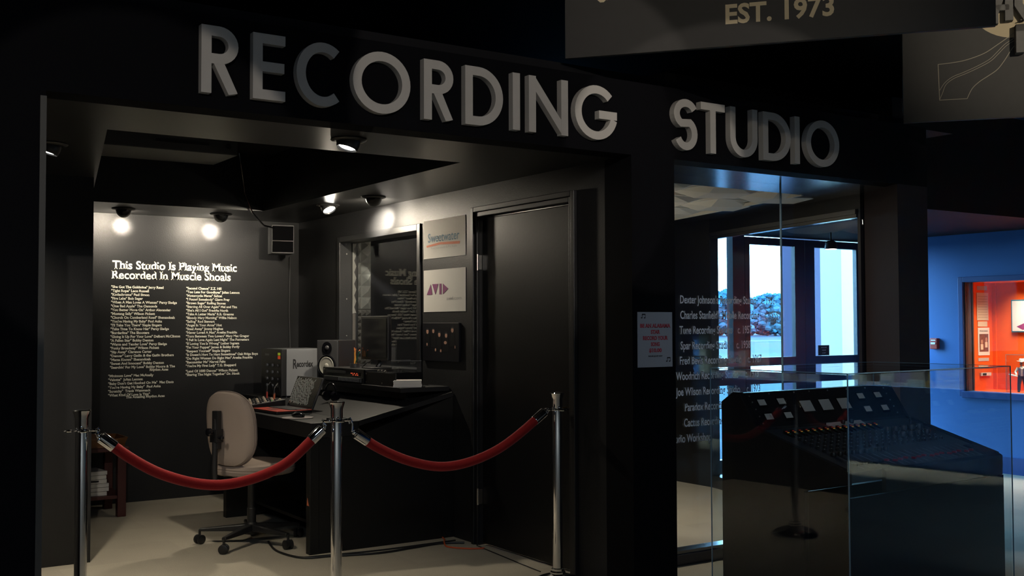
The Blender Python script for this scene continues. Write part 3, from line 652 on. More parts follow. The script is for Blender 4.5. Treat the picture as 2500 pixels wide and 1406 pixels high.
# added glowing can in place of a lamp's reflection in the glass
tl = thing('lamp_reflection_stand_in', 'small round glow above the entrance doors, stand-in for a lamp reflection', 'lamp', (7.92, 6.62, 2.055))
MB().lathe([(.03, .075), (.052, .06), (.058, .0), (.05, -.002)], 24).build('can', PLAS, tl, smooth=True)
MB().lathe([(.01, -.003), (.05, -.003), (.05, .004)], 24).build('bulb_face', BULB, tl, smooth=True)
MB().tube([(0, 0, .07), (0, 0, .154)], .008, 8).build('stem', PLAS, tl, smooth=True)

# ================================================================== ROPES AND POSTS
PO = [(1.027, 4.89), (2.126, 4.698), (3.355, 4.626)]
def post(xy, label, a):
    t = thing('stanchion_post', label, 'rope post', (xy[0], xy[1], 0), a, 'chrome rope posts')
    MB().lathe([(.150, 0), (.152, .008), (.146, .020), (.120, .036), (.085, .050), (.050, .060), (.040, .064), (.040, .072), (.034, .078), (.034, .088), (.0265, .092)], 40).build('base', CHROME, t, smooth=True)
    MB().lathe([(.026, .085), (.026, .93)], 28).build('pole', CHROME, t, smooth=True)
    MB().lathe([(.0262, .927), (.0285, .935), (.0285, .975), (.036, 1.000), (.038, 1.006), (.036, 1.010), (.020, 1.011), (.012, 1.012)], 32).build('cap', CHROME, t, smooth=True)
    c = MB().lathe([(.026, .917), (.034, .917), (.036, .920), (.034, .924), (.026, .924)], 28)
    for q in range(4):
        an = q * PI / 2; cx, cy = .052 * math.cos(an), .052 * math.sin(an)
        pts = [(cx + .018 * math.cos(b * PI / 6), cy + .018 * math.sin(b * PI / 6), .9205) for b in range(13)]
        c.tube(pts, .0045, 6)
    c.build('ring_collar', CHROME, t, smooth=True)
    return t
a12 = math.atan2(PO[1][1] - PO[0][1], PO[1][0] - PO[0][0]); a23 = math.atan2(PO[2][1] - PO[1][1], PO[2][0] - PO[1][0])
post(PO[0], 'chrome rope post at the left, in front of the black wall', a12); post(PO[1], 'middle chrome rope post, in front of the desk', (a12 + a23) / 2); post(PO[2], 'chrome rope post at the right, in front of the black door', a23)
def rope(p, q, ctrl, label):
    P_ = Vector((p[0], p[1], 0)); Q = Vector((q[0], q[1], 0)); D = (Q - P_); L = D.length; D.normalize()
    t = thing('barrier_rope', label, 'rope', (p[0], p[1], 0), 0, 'red velvet ropes')
    # ctrl: list of (fraction, z); Catmull-Rom through them
    C_ = [P_ + D * (L * f_) + Vector((0, 0, z)) for f_, z in ctrl]
    pts = []
    for i in range(1, len(C_) - 2):
        for s in range(10):
            u = s / 10; p0, p1, p2, p3 = C_[i - 1:i + 3]
            pts.append(0.5 * ((2 * p1) + (-p0 + p2) * u + (2 * p0 - 5 * p1 + 4 * p2 - p3) * u * u + (-p0 + 3 * p1 - 3 * p2 + p3) * u ** 3))
    pts.append(C_[-2])
    MB().tube(pts, .0235, 18).build('velvet_cover', VELVET, t, smooth=True, world=True)
    for e, nx, hook in ((pts[0], pts[2], P_ + D * .065), (pts[-1], pts[-3], Q - D * .065)):
        dd = (e - nx).normalized(); a = e - dd * .012; b = e + dd * .062
        MB().tube([a, a + dd * .003, b - dd * .004, b], [.0255, .0262, .0262, .022], 20).build('end_sleeve', CHROME, t, smooth=True, world=True)
        hk = Vector((hook.x, hook.y, .915))
        m_ = MB(); m_.ball(tuple(b + dd * .006), .013, n=10, m=6)
        mid = (b + hk) / 2 + Vector((0, 0, .016))
        m_.tube([b + dd * .008, b + dd * .02, mid, hk + Vector((0, 0, .014)), hk + (hk - b).normalized() * .010, hk + Vector((0, 0, -.012))], .006, 8)
        m_.build('hook', CHROME, t, smooth=True, world=True)
rope(PO[0], PO[1], [(.04, .96), (.110, .852), (.300, .713), (.525, .652), (.750, .710), (.900, .842), (.96, .93)], 'red velvet rope hung between the left and middle posts')
rope(PO[1], PO[2], [(.05, .94), (.118, .822), (.300, .708), (.490, .666), (.700, .728), (.895, .875), (.96, .96)], 'red velvet rope hung between the middle and right posts')

# ================================================================== OFFICE CHAIR
ch = thing('office_chair', 'taupe fabric swivel chair on five casters facing the desk', 'chair', (2.405, 6.593, 0))
def lb(mb, *a, **k): return mb.build(*a, **k)
angs = [math.degrees(math.atan2(y - 6.593, x - 2.405)) for x, y in ((2.213, 6.854), (2.155, 6.387), (2.536, 6.297))]
base_a = 148
hub = MB().lathe([(.032, .060), (.036, .075), (.036, .125), (.028, .135), (.028, .22), (.024, .225), (.024, .40), (.03, .41)], 20)
hub.build('column', PLAS, ch, smooth=True)
for k in range(5):
    a = R(base_a + 72 * k); c, s = math.cos(a), math.sin(a)
    m_ = MB(); m_.M = Matrix.Rotation(a, 4, 'Z')
    m_.add([(.02, -.030, .080), (.02, .030, .080), (.02, .026, .125), (.02, -.026, .125), (.325, -.018, .080), (.325, .018, .080), (.325, .014, .098), (.325, -.014, .098)],
           [(0, 1, 2, 3), (7, 6, 5, 4), (0, 4, 5, 1), (1, 5, 6, 2), (2, 6, 7, 3), (3, 7, 4, 0)])
    m_.build('base_arm', PLAS, ch, bevel=.006)
    cm = MB(); cm.M = Matrix.Translation((.324 * c, .324 * s, 0)) @ Matrix.Rotation(a + .9 + k, 4, 'Z')
    cm.tube([(0, 0, .088), (0, 0, .052)], .008, 8)
    for sg in (-1, 1):
        cm.tube([(.0 , sg * .006, .029), (.0, sg * .010, .029), (.0, sg * .024, .029), (.0, sg * .027, .029)], [.022, .029, .029, .022], 16)
    cm.tube([(0, -.026, .033), (0, .026, .033)], .020, 12)
    cm.build('caster', PLAS, ch, smooth=True)
F = math.atan2(.40, .916); FM = Matrix.Rotation(F - PI / 2, 4, 'Z')      # local +Y = forward
sm = MB(); sm.M = FM @ Matrix.Translation((0, .02, .475)) @ Matrix.Rotation(R(90), 4, 'X')
sm.cushion(.46, .45, .085, 3.0, 0.0); sm.build('seat', FABRIC, ch, smooth=True)
mm_ = MB(); mm_.M = FM; mm_.box(-.10, .10, -.12, .14, .405, .437); mm_.box(-.025, .025, -.27, -.1, .405, .425)
mm_.build('seat_mechanism', PLAS, ch, bevel=.005)
bk = MB(); bk.M = FM @ Matrix.Translation((0.015, -.215, .735)) @ Matrix.Rotation(R(5), 4, 'X')
bk.cushion(.40, .46, .075, 2.7, 0.035); bk.build('backrest', FABRIC, ch, smooth=True)
pp = MB(); pp.M = bk.M
ring = []
for k in range(44):
    a = 2 * PI * k / 44; c, s = math.cos(a), math.sin(a); x = .2015 * math.copysign(abs(c) ** (2 / 2.7), c); z = .2315 * math.copysign(abs(s) ** (2 / 2.7), s)
    ring.append((x, .004 + .035 * (2 * x / .40) ** 2, z))
pp.tube(ring + [ring[0]], .0035, 6, False); pp.build('piping', mat('fabric_piping', (.22, .17, .15), .9, noise=.05), ch, smooth=True)
br = MB(); br.M = FM
br.tube([(0, -.262, .41), (0, -.30, .43), (0, -.305, .50), (0, -.300, .70), (0, -.292, .80)], .018, 8)
br.box(-.024, .024, -.306, -.272, .62, .85); br.box(-.03, .03, -.318, -.262, .66, .74)
br.build('back_bracket', PLAS, ch, bevel=.003)
kn = MB(); kn.M = FM; kn.tube([(0, -.315, .725), (0, -.338, .725)], .010, 8); kn.tube([(0, -.335, .725), (0, -.341, .725), (0, -.356, .725), (0, -.361, .725)], [.018, .025, .025, .018], 14)
kn.build('adjustment_knob', GLOSSB, ch, smooth=True)
kn = MB(); kn.M = FM; kn.tube([(.02, -.30, .69), (.052, -.30, .69)], .007, 8); kn.ball((.058, -.30, .69), .014); kn.build('lever', GLOSSB, ch, smooth=True)

# ================================================================== DESK
dk = thing('mixing_desk_table', 'black laminate console desk with a sloping side against the wall', 'desk', (2.57, 6.05, 0))
XD = 2.57; XF = XW - .004
def dsurf(x): return .782 if x < 2.885 else .782 + (x - 2.885) * .228
MB().box(XD, 2.885, 6.05, 7.62, .692, .782).build('desktop', DESK, dk, world=True, bevel=.003)
MB().prism([(2.887, .752), (XF, dsurf(XF) - .03), (XF, dsurf(XF)), (2.887, .782)], 6.05, 7.62, 'Y').build('sloping_top', DESK, dk, world=True)
MB().box(2.98, XF, 7.622, 8.40, .785, .82).build('rear_top', DESK, dk, world=True, bevel=.003)
MB().prism([(XD + .002, 0), (XF, 0), (XF, dsurf(XF) - .032), (2.887, .690), (XD + .002, .690)], 6.055, 6.095, 'Y').build('end_panel', DESKS, dk, world=True)
MB().box(XD - .004, XD + .055, 6.052, 6.11, 0, .690).build('leg', DESKS, dk, world=True, bevel=.003)
MB().box(XD + .0, XF, 7.56, 7.62, 0, .691).build('middle_panel', DESKS, dk, world=True)
MB().box(2.98, 3.02, 8.34, 8.40, 0, .785).build('leg', DESKS, dk, world=True)
MB().box(3.42, XF, 6.10, 7.55, .05, .68).build('back_panel', DESKS, dk, world=True)
MB().box(XD + .18, 3.41, 6.11, 7.55, .10, .12).build('foot_shelf', DESKS, dk, world=True)
tg = tag(MB().prism([(6.062, .29), (6.092, .29), (6.085, .335)], XD - .0062, XD - .0045, 'X').build('sticker', ORINK, dk, world=True), 'small orange triangular sticker')
# shelf with the rack gear
sh = thing('equipment_shelf', 'raised black shelf along the wall carrying the rack units', 'shelf', (3.2, 6.10, .9))
MB().box(3.20, XF, 6.10, 7.72, .938, .968).build('shelf_board', DESK, sh, world=True, bevel=.002)
MB().prism([(3.32, dsurf(3.32) + .001), (XF, dsurf(XF) + .001), (XF, .938), (3.32, .938)], 6.26, 7.60, 'Y').build('support_box', DESKS, sh, world=True)
# rack player with its dials, facing the operator
rp = thing('disc_player', 'black rack player with red display on the shelf', 'player', (3.21, 6.66, .968))
MB().box(3.225, 3.50, 6.67, 7.33, .972, 1.064).build('casing', PLAS, rp, world=True, bevel=.002)
B(3.212, 3.225, 6.66, 7.34, .970, 1.066).build('front_panel', GLOSSB, rp, world=True, bevel=.002)
B(3.208, 3.212, 6.95, 7.28, 1.030, 1.048).build('disc_drawer', PLASG, rp, world=True)
B(3.207, 3.2115, 6.72, 6.86, 1.020, 1.042).build('display', mat('smoked_window', (.02, .004, .003), .1, noise=.02), rp, world=True)
for k, (y, z) in enumerate([(6.85, 1.036), (6.835, 1.036), (6.80, 1.036), (6.76, 1.036), (6.82, 1.026), (6.78, 1.026), (6.75, 1.026)]): B(3.2062, 3.207, y - .012, y + .006, z - .003, z + .003).build('display_digit', LEDR, rp, world=True)
B(3.200, 3.2115, 6.69, 7.30, .976, 1.006).build('control_strip', PLASG, rp, world=True, bevel=.002)
m_ = MB()
for k in range(18):
    for j in range(2): m_.box(3.197, 3.2, 6.71 + k * .019, 6.722 + k * .019, .981 + j * .011, .988 + j * .011)
o = m_.build('buttons', GREY, rp, world=True); o['kind'] = 'stuff'
for k in range(2): MB().tube([(3.211, 7.31 - k * .0, 1.05 - k * .06), (3.206, 7.31, 1.05 - k * .06)], .004, 8).build('screw', STEEL, rp, world=True)
rr = thing('rack_unit', 'plain black rack box on the shelf behind the paper stack', 'electronic unit', (3.22, 6.2, .968))
MB().box(3.23, 3.52, 6.40, 6.645, .972, 1.052).build('casing', GLOSSB, rr, world=True, bevel=.003)
MB().box(3.222, 3.23, 6.215, 6.65, .970, 1.055).build('front_panel', PLAS, rr, world=True)
for k, (y, z) in enumerate([(6.64, .985), (6.64, 1.04), (6.405, .985)]): MB().tube([(3.222, y, z), (3.218, y, z)], .005, 8).build('screw', STEEL, rr, world=True)
for k in range(3): MB().tube([(3.30, 6.60 - k * .05, 1.052), (3.29, 6.60 - k * .05, 1.062)], .008, 10).build('jack', STEEL, rr, world=True, smooth=True)
# pencil cup
pc = thing('pencil_cup', 'low dark cup standing on the rack player', 'cup', (3.34, 7.07, 1.064))
MB().lathe([(.032, 0), (.036, .002), (.036, .030), (.033, .030), (.031, .006), (.01, .005)], 20).build('cup', PLASG, pc, smooth=True)
for bs, tp, mname, lab in [((0, .016), (.004, -.002, .120), PENY, 'orange pencil on the left, leaning right in the cup'), ((.006, -.014), (0, .008, .128), PENY, 'tallest orange pencil, leaning left in the cup'),
        ((-.010, -.020), (-.006, -.010, .108), PENY, 'shorter upright orange pencil in the cup'), ((.0, .004), (0, -.072, .112), PENG, 'green pencil leaning right out of the cup')]:
    p = thing('pencil', lab, 'pencil', (3.34 + bs[0], 7.07 + bs[1], 1.071))
    top = Vector(tp) - Vector((bs[0], bs[1], 0)); MB().tube([(0, 0, 0), top], .0042, 6).build('barrel', mname, p); MB().tube([top, top * 1.07], .0043, 8).build('eraser', ORINK, p)
# monitor with its stand
mo = thing('flat_monitor', 'black flat monitor in front of the wall window', 'monitor', (3.38, 6.82, 1.065))
MB().box(3.375, 3.405, 6.625, 7.045, 1.125, 1.432).build('screen_housing', PLAS, mo, world=True, bevel=.005)
B(3.3725, 3.376, 6.645, 7.025, 1.145, 1.415).build('screen', GLOSSB, mo, world=True)
MB().tube([(3.41, 6.83, 1.20), (3.42, 6.83, 1.10), (3.40, 6.83, 1.072)], .018, 8).build('stand_neck', PLAS, mo, world=True, smooth=True)
MB().box(3.33, 3.47, 6.74, 6.93, 1.065, 1.075).build('stand_foot', PLASG, mo, world=True, bevel=.004)
MB().tube([(3.40, 6.86, 1.13), (3.36, 6.93, 1.10), (3.35, 6.96, 1.075), (3.36, 6.99, 1.068)], .005, 6).build('cable', PLAS, mo, world=True, smooth=True)
# studio loudspeaker
lsp = thing('monitor_speaker', 'black studio loudspeaker with pale cone beside the grey recorder', 'loudspeaker', (3.31, 7.37, .968))
SPM = Matrix.Rotation(R(27), 4, 'Z')     # turned towards the operator
lsp.location = (3.338, 7.36, .9685); lsp.rotation_euler = (0, 0, R(27))
MB().box(.008, .215, 0, .20, 0, .290).build('cabinet', PLAS, lsp, bevel=.006)
MB().box(0, .008, .003, .197, .003, .287).build('baffle', PLASG, lsp, bevel=.003)
def disc(prof, c, n=28):
    m = MB(); m.M = Matrix.Translation(c) @ Matrix.Rotation(R(-90), 4, 'Y'); m.lathe(prof, n); return m
disc([(.020, .001), (.066, .001), (.084, .001), (.084, .008), (.078, .012), (.069, .008)], (0, .10, .098), 32).build('woofer_ring', GLOSSB, lsp, smooth=True)
disc([(.068, .009), (.064, .012), (.026, .003), (.024, .004)], (0, .10, .098), 32).build('woofer_cone', CONE, lsp, smooth=True)
disc([(.024, .004), (.020, .010), (.010, .014), (.003, .015)], (0, .10, .098), 24).build('dust_cap', CONE, lsp, smooth=True)
disc([(.012, .001), (.045, .001), (.045, .005), (.040, .006), (.020, .002)], (0, .10, .232), 28).build('tweeter_plate', GLOSSB, lsp, smooth=True)
disc([(.018, .002), (.014, .009), (.004, .012)], (0, .10, .232), 20).build('tweeter_dome', PLASG, lsp, smooth=True)
disc([(.002, 0), (.007, .001), (.006, .003)], (0, .02, .03), 12).build('power_light', LEDW, lsp)
# grey recorder case
rc = thing('recorder_case', 'pale grey tall recorder case with black knob front', 'recorder', (3.10, 7.77, .82))
B(3.14, 3.48, 7.775, 8.20, .832, 1.188).build('casing', GREY, rc, world=True, bevel=.004)
B(3.10, 3.138, 7.775, 8.20, .832, 1.186).build('front_panel', PLAS, rc, world=True, bevel=.003)
for y in (7.80, 8.16):
    for x in (3.15, 3.44): MB().tube([(x, y, .82), (x, y, .833)], .014, 10).build('foot', PLAS, rc, world=True)
for j in range(5):
    for k in range(3):
        y = 7.84 + k * .11; z = 1.115 - j * .052
        if j == 0: continue
        disc([(.008, .001), (.013, .001), (.011, .012), (.006, .013)], (3.10, y, z), 12).build('knob', GREY if k != 0 else PLASG, rc, world=True, smooth=True)
B(3.0985, 3.10, 8.03, 8.12, 1.135, 1.15).build('label_plate', GREY, rc, world=True)
B(3.0985, 3.10, 7.80, 7.85, 1.140, 1.160).build('display_light', emis('yellow_green_led', (.5, .6, .05), .35), rc, world=True); B(3.0985, 3.10, 7.80, 7.85, 1.112, 1.136).build('display_light', emis('orange_red_led', (1, .14, .04), .30), rc, world=True)
text('lettering', 'R', (3.188, 7.7735, 1.040), (1, 0, 0), (0, 0, 1), .068, INK, rc, bold=.03, serif=False, width=.034, label='tall black capital'); text('lettering', 'ecordex', (3.220, 7.7735, 1.052), (1, 0, 0), (0, 0, 1), .044, INK, rc, bold=.03, serif=False, width=.132, label='black lettering')
rc.location.x -= .035
# laptop
lp = thing('laptop', 'open red-edged laptop with dark patterned screen', 'laptop', (2.800, 6.98, .7832), R(3))
MB().box(-.18, .078, -.21, .20, 0, .016).build('base', PLAS, lp, bevel=.004)
MB().box(-.178, .076, -.208, .198, .016, .021).build('palm_deck', REDP, lp, bevel=.002)
kb = MB(); kb.box(-.066, .066, -.175, .175, .021, .0225); kb.build('keyboard_tray', PLASG, lp)
for i in range(5):
    m_ = MB()
    for k in range(13): m_.box(-.062 + i * .0255, -.040 + i * .0255, -.170 + k * .0262, -.148 + k * .0262, .0225, .0255)
    m_.build('key_row', PLASG, lp)
B(-.14, -.08, -.05, .05, .021, .0215).build('touchpad', PLASG, lp)
ld = MB(); ld.M = Matrix.Translation((.080, 0, .0215)) @ Matrix.Rotation(R(22), 4, 'Y'); ld.box(0, .012, -.20, .20, 0, .225); lid = ld.build('lid', PLASG, lp, bevel=.003)
s_ = MB(); s_.M = ld.M; s_.box(-.0012, 0, -.190, .190, .012, .218); scr = s_.build('screen', GLOSSB, lid)
s_ = MB(); s_.M = ld.M; rnd = random.Random(4)
for row in range(-24, 16):
    t_ = 0.0
    while t_ < .40:
        ln = rnd.uniform(.012, .034); y = .185 - t_ * .70; z = .030 + row * .0185 + t_ * .62 - .05
        y2 = y - ln * .70; z2 = z + ln * .62
        if z > .018 and z2 < .212 and y2 > -.184:
            hh = .0085
            s_.add([(-.0014, y, z), (-.0014, y2, z2), (-.0014, y2 - .001, z2 + hh), (-.0014, y - .001, z + hh)], [(0, 1, 2, 3)])
        t_ += ln + rnd.uniform(.004, .012)
o = s_.build('screen_pattern', SPAT, lid); o['kind'] = 'stuff'
# mouse pad, mouse, phone, mixer
tag(MB().lathe([(.098, 0), (.10, .001), (.10, .003), (.05, .0035)], 36).build('mouse_pad', mat('grey_mouse_pad', (.20, .18, .18), .8, noise=.05), None, smooth=True), 'round pale mouse pad at the desk edge', 'mouse pad').location = (2.655, 6.46, .783)
mo2 = thing('computer_mouse', 'glossy black mouse on the round pad', 'mouse', (2.665, 6.475, .7865), R(15))
mm = MB(); mm.ball((0, 0, .010), .033, .055, .022, 18, 10); mm.v = [(x, y, max(z, 0)) for x, y, z in mm.v]; mm.build('shell', GLOSSB, mo2, smooth=True)
MB().tube([(0, .018, .031), (0, .034, .029)], .004, 8).build('scroll_wheel', GREY, mo2, smooth=True)
cb = MB(); cb.tube([(.0, .05, .008), (.05, .10, .004), (.11, .12, .004), (.16, .09, .004), (.20, .12, .005)], .003, 6); cb.build('cable', PLAS, mo2, smooth=True)
ph = thing('phone', 'small flat black handset lying on the desk corner', 'phone', (2.80, 6.17, .7825), R(25))
MB().box(-.035, .035, -.065, .065, 0, .014).build('body', PLAS, ph, bevel=.004); B(-.028, .028, -.045, .055, .014, .0148).build('screen', GLOSSB, ph)
mx = thing('small_mixer', 'small mixer with cables at the left end of the desk', 'mixer', (2.74, 7.38, .783), R(4))
mb_ = MB(); mb_.prism([(-.15, 0), (.13, 0), (.13, .060), (-.15, .030)], -.16, .17, 'Y'); mb_.build('body', PLAS, mx, bevel=.003)
mb_ = MB(); mb_.prism([(-.152, .0315), (.132, .0615), (.132, .0645), (-.152, .0345)], -.165, .175, 'Y'); mb_.build('top_plate', GREYM, mx)
m_ = MB(); m2 = MB(); m3 = MB()
for i in range(7):
    for k in range(7):
        x = -.12 + i * .036; y = -.14 + k * .045; z = .0345 + (x + .152) * .1056
        (m_ if (i + k) % 3 else m2).lathe([(.007, 0), (.008, .008), (.005, .012)], 8, (x, y, z))
o = m_.build('knobs', PLAS, mx); o['kind'] = 'stuff'; o = m2.build('pale_knobs', PAPERD, mx); o['kind'] = 'stuff'
for i, (x, y, h, mt) in enumerate([(.09, .06, .05, REDP), (.10, -.04, .045, ORINK), (.075, -.09, .04, ORINK), (.11, .11, .04, PLAS)]):
    MB().tube([(x, y, .06), (x, y, .06 + h)], .007, 8).build('plug', mt, mx, smooth=True)
    MB().tube([(x, y, .06 + h), (x + .005, y + .005, .10 + h), (x + .05, y + .05, .125 + h), (x + .09, y + .10, .08 + h), (x + .115, y + .13, .06)], .0035, 6).build('cable', PLAS, mx, smooth=True)
MB().tube([(.04, -.12, .056), (.04, -.12, .060)], .004, 6).build('power_light', LEDG, mx)
# headphones under the player, paper stack, clear holder
hp = thing('headphones', 'black headphones lying below the rack player', 'headphones', (3.13, 7.02, .84), R(10))
for s in (-1, 1): MB().tube([(s * .0 - .0, s * .045, .045), (0, s * .070, .045)], [.036, .030], 14).build('ear_cup', GLOSSB, hp, smooth=True)
MB().tube([(0, .07 * math.cos(a_ * PI / 10), .05 + .085 * math.sin(a_ * PI / 10)) for a_ in range(11)], .006, 8).build('headband', GLOSSB, hp, smooth=True)
hp.location = (3.10, 6.95, dsurf(3.10) + .002)
ps = thing('paper_stack', 'stack of white paper sheets on the end of the shelf', 'paper stack', (3.37, 6.24, .9685))
for k in range(9): B(-.10 + random.uniform(-.004, .004), .11 + random.uniform(-.004, .004), -.08 + random.uniform(-.003, .003), .075 + random.uniform(-.003, .003), k * .0052, k * .0052 + .005).build('paper_ream', PAPER, ps)
ps.location = (3.30, 6.205, .9685); ps.rotation_euler = (0, 0, R(-28))
ps.scale = (.85, .80, .95)
ah = thing('clear_holder', 'empty clear acrylic box behind the paper stack', 'holder', (3.43, 6.46, 1.0528))
m_ = MB(); m_.box(-.075, .075, -.08, -.077, .003, .075); m_.box(-.075, .075, .077, .08, .003, .075); m_.box(-.075, -.072, -.077, .077, .003, .075); m_.box(.072, .075, -.077, .077, .003, .075); m_.box(-.075, .075, -.08, .08, 0, .003)
m_.build('box', ACRY, ah)
m_ = MB(); m_.box(-.076, .076, -.081, -.078, .075, .0775).box(-.076, .076, .078, .081, .075, .0775).box(-.076, -.073, -.081, .081, .075, .0775); m_.build('rim', GREY, ah)

# ================================================================== ON THE WALLS
def wall_item(name, label, cat, y, z): return thing(name, label, cat, (XW, y, z))
def wx(k): return XW - .0006 * k
p1 = wall_item('poster', 'white poster with blue and orange logo, topmost of three', 'poster', 6.21, 1.93)
PY0, PY1 = 5.895, 6.445
kk = XW / 3.617
def quad(name, pts, m, parent, k=1): return MB().add([(wx(k), y, z) for y, z in pts], [(0, 1, 2, 3)]).build(name, m, parent, world=True)
MB().box(XW - .003, XW, PY0, PY1, 1.815, 2.073).build('sheet', PAPER, p1, world=True)
DX = -.0042
def wt(s, y, z, cap, m, par, width, bold=0.02, serif=False, tilt=0, lab=None):
    return text('lettering', s, (XW + DX, y, z), (0, -1, tilt), (0, 0, 1), cap, m, par, width=width, bold=bold, serif=serif, label=lab)
wt('Sweetwater', 6.385, 1.925, .058, BLUEINK, p1, .415, .01, lab='blue logo lettering')
wt('Music Instruments & Pro Audio', 6.345, 1.876, .015, PALEINK, p1, .345, .0, lab='faint grey tagline')
MB().prism([(6.405, 1.905), (6.40, 1.893), (6.22, 1.903), (5.965, 1.893), (5.96, 1.910), (6.22, 1.918)][::-1], XW + DX - .0006, XW + DX, 'X').build('swoosh', ORINK, p1, world=True)
p2 = wall_item('poster', 'white poster with purple triangle logo, middle one of three', 'poster', 6.21, 1.59)
MB().box(XW - .003, XW, PY0, PY1, 1.456, 1.738).build('sheet', PAPER, p2, world=True)
z0, z1 = 1.572, 1.642; q = lambda pts: MB().prism(pts, XW + DX - .0006, XW + DX, 'X').build('logo_shape', PURINK, p2, world=True)
q([(6.400, z0), (6.345, z1), (6.325, z0)]); q([(6.325, z1), (6.245, z1), (6.283, z0)]); q([(6.228, z0), (6.228, z1), (6.202, z1), (6.202, z0)]); q([(6.182, z0), (6.182, z1), (6.112, (z0 + z1) / 2)])
wt('avid.com', 6.135, 1.533, .022, PALEINK, p2, .195, .004, lab='grey web address')
p3 = wall_item('framed_photo', 'dark photo of five people in black, lowest of three', 'photo', 6.21, 1.25)
MB().box(XW - .018, XW, 5.955, 6.435, 1.128, 1.382).build('board', mat('dark_photo_print', (.003, .003, .006), .5, spec=.15, noise=.4, nscale=6), p3, world=True, bevel=.002)
pfx = XW - .0185
for (y, z, s) in ((6.365, 1.325, 1), (6.285, 1.328, .9), (6.205, 1.305, 1), (6.115, 1.300, .95), (6.035, 1.335, 1)):
    hm = MB()
    hm.add([(pfx - .0003, y + .016 * s * math.cos(a * PI / 6), z + .017 * s * math.sin(a * PI / 6)) for a in range(12)], [tuple(range(12))]); hm.build('printed_face', FLESH, p3, world=True)
    hm = MB(); hm.add([(pfx - .0005, y + .018 * s * math.cos(a * PI / 6), z + .010 + .010 * s * math.sin(a * PI / 6)) for a in range(7)], [tuple(range(7))]); hm.build('printed_hair', INK, p3, world=True)
    hm = MB(); hm.add([(pfx - .0002, y + dy, z + dz) for dy, dz in ((.03, -.02), (.038, -.11), (-.038, -.11), (-.03, -.02), (0, -.008))], [(0, 1, 2, 3, 4)]); hm.build('printed_jacket', JACK, p3, world=True)
for (y, z, w) in ((6.37, 1.238, .008), (6.255, 1.203, .010), (6.185, 1.198, .010), (6.125, 1.252, .020), (6.0, 1.225, .005)):
    hm = MB(); hm.add([(pfx - .0006, y + w * math.cos(a * PI / 4), z + .011 * math.sin(a * PI / 4)) for a in range(8)], [tuple(range(8))]); hm.build('printed_hands', FLESH, p3, world=True)
# sheet on the column
np_ = thing('price_sheet', 'white printed price sheet taped to the black column', 'notice', (3.71, YF, 1.15))
B(3.592, 3.829, YF - .002, YF, 1.147, 1.432).build('sheet', GREYP, np_, world=True)
yy = YF - .0032
for k, (s, w) in enumerate((('BE AN ALABAMA', .205), ('STAR', .060), ('RECORD YOUR', .168), ('SONG', .060), ('$10.00', .086))):
    text('lettering', s, (3.7105, yy, 1.352 - k * .0318), (1, 0, 0), (0, 0, 1), .018, REDINK, np_, width=w, align='C', bold=.05, label='bold red lettering')
text('lettering', 'INQUIRE @ GIFT SHOP', (3.7105, yy, 1.201), (1, 0, 0), (0, 0, 1), .006, INK, np_, width=.095, align='C', bold=.04, label='small black line')
for (x, z) in ((3.618, 1.402), (3.787, 1.176)):
    m_ = MB()
    for dx in (0, .020): m_.box(x + dx + .004, x + dx + .0065, yy - .0004, yy, z, z + .020); m_.add([(x + dx + .001 + .0055 * math.cos(a * PI / 4), yy - .0004, z + .0035 * math.sin(a * PI / 4)) for a in range(8)], [tuple(range(8))])
    m_.box(x + .004, x + .0265, yy - .0004, yy, z + .015, z + .021); m_.build('music_note', INK, np_, world=True)
# wall speaker and cables
ws = thing('wall_speaker', 'small two-grille wall speaker in the far corner', 'loudspeaker', (3.345, 8.46, 1.955), R(-12))
MB().box(-.11, .07, -.10, .10, 0, .235).build('cabinet', PLASG, ws, bevel=.006)
B(-.105, .065, -.104, -.10, .108, .225).build('grille', CLOTH, ws); B(-.105, .065, -.104, -.10, .012, .100).build('grille', CLOTH, ws)
m_ = MB(); m_.box(-.108, .068, -.107, -.1, .228, .233).box(-.108, .068, -.107, -.1, .101, .106).box(-.108, .068, -.107, -.1, .003, .008).box(-.110, -.105, -.107, -.1, .003, .233).box(.064, .069, -.107, -.1, .003, .233); m_.build('grille_frame', GREYF, ws)
MB().box(-.03, .03, .10, .19, .08, .16).build('bracket', PLAS, ws)
o = MB().tube([(3.47, 8.62, 1.95), (3.475, 8.635, 1.80), (3.47, 8.637, 1.5), (3.48, 8.637, 1.2), (3.475, 8.637, .85)], .004, 6).build('speaker_wire', PLASG, None, smooth=True); tag(o, 'thin black wire running down below the wall speaker', 'cable')
o = MB().tube([(2.70, 7.70, 2.64), (2.73, 7.72, 2.50), (2.78, 7.80, 2.36), (2.86, 7.86, 2.225), (2.98, 8.05, 2.19), (3.12, 8.30, 2.17), (3.33, 8.45, 2.16)], .007, 8).build('hanging_cable', GLOSSB, None, smooth=True); tag(o, 'black cable looping from the ceiling recess to the wall speaker', 'cable')
ad = thing('ceiling_unit', 'dark ceiling unit with a round knob inside the recess', 'ceiling unit', (2.0, 7.0, 2.50))
B(-.45, .445, 0, .5, .006, .15).build('housing', PLASG, ad, bevel=.004); MB().tube([(.38, -.012, .06), (.38, 0, .06)], .018, 14).build('knob', PLAS, ad, smooth=True); B(-.1, .25, -.004, 0, .055, .075).build('grille', PLAS, ad)

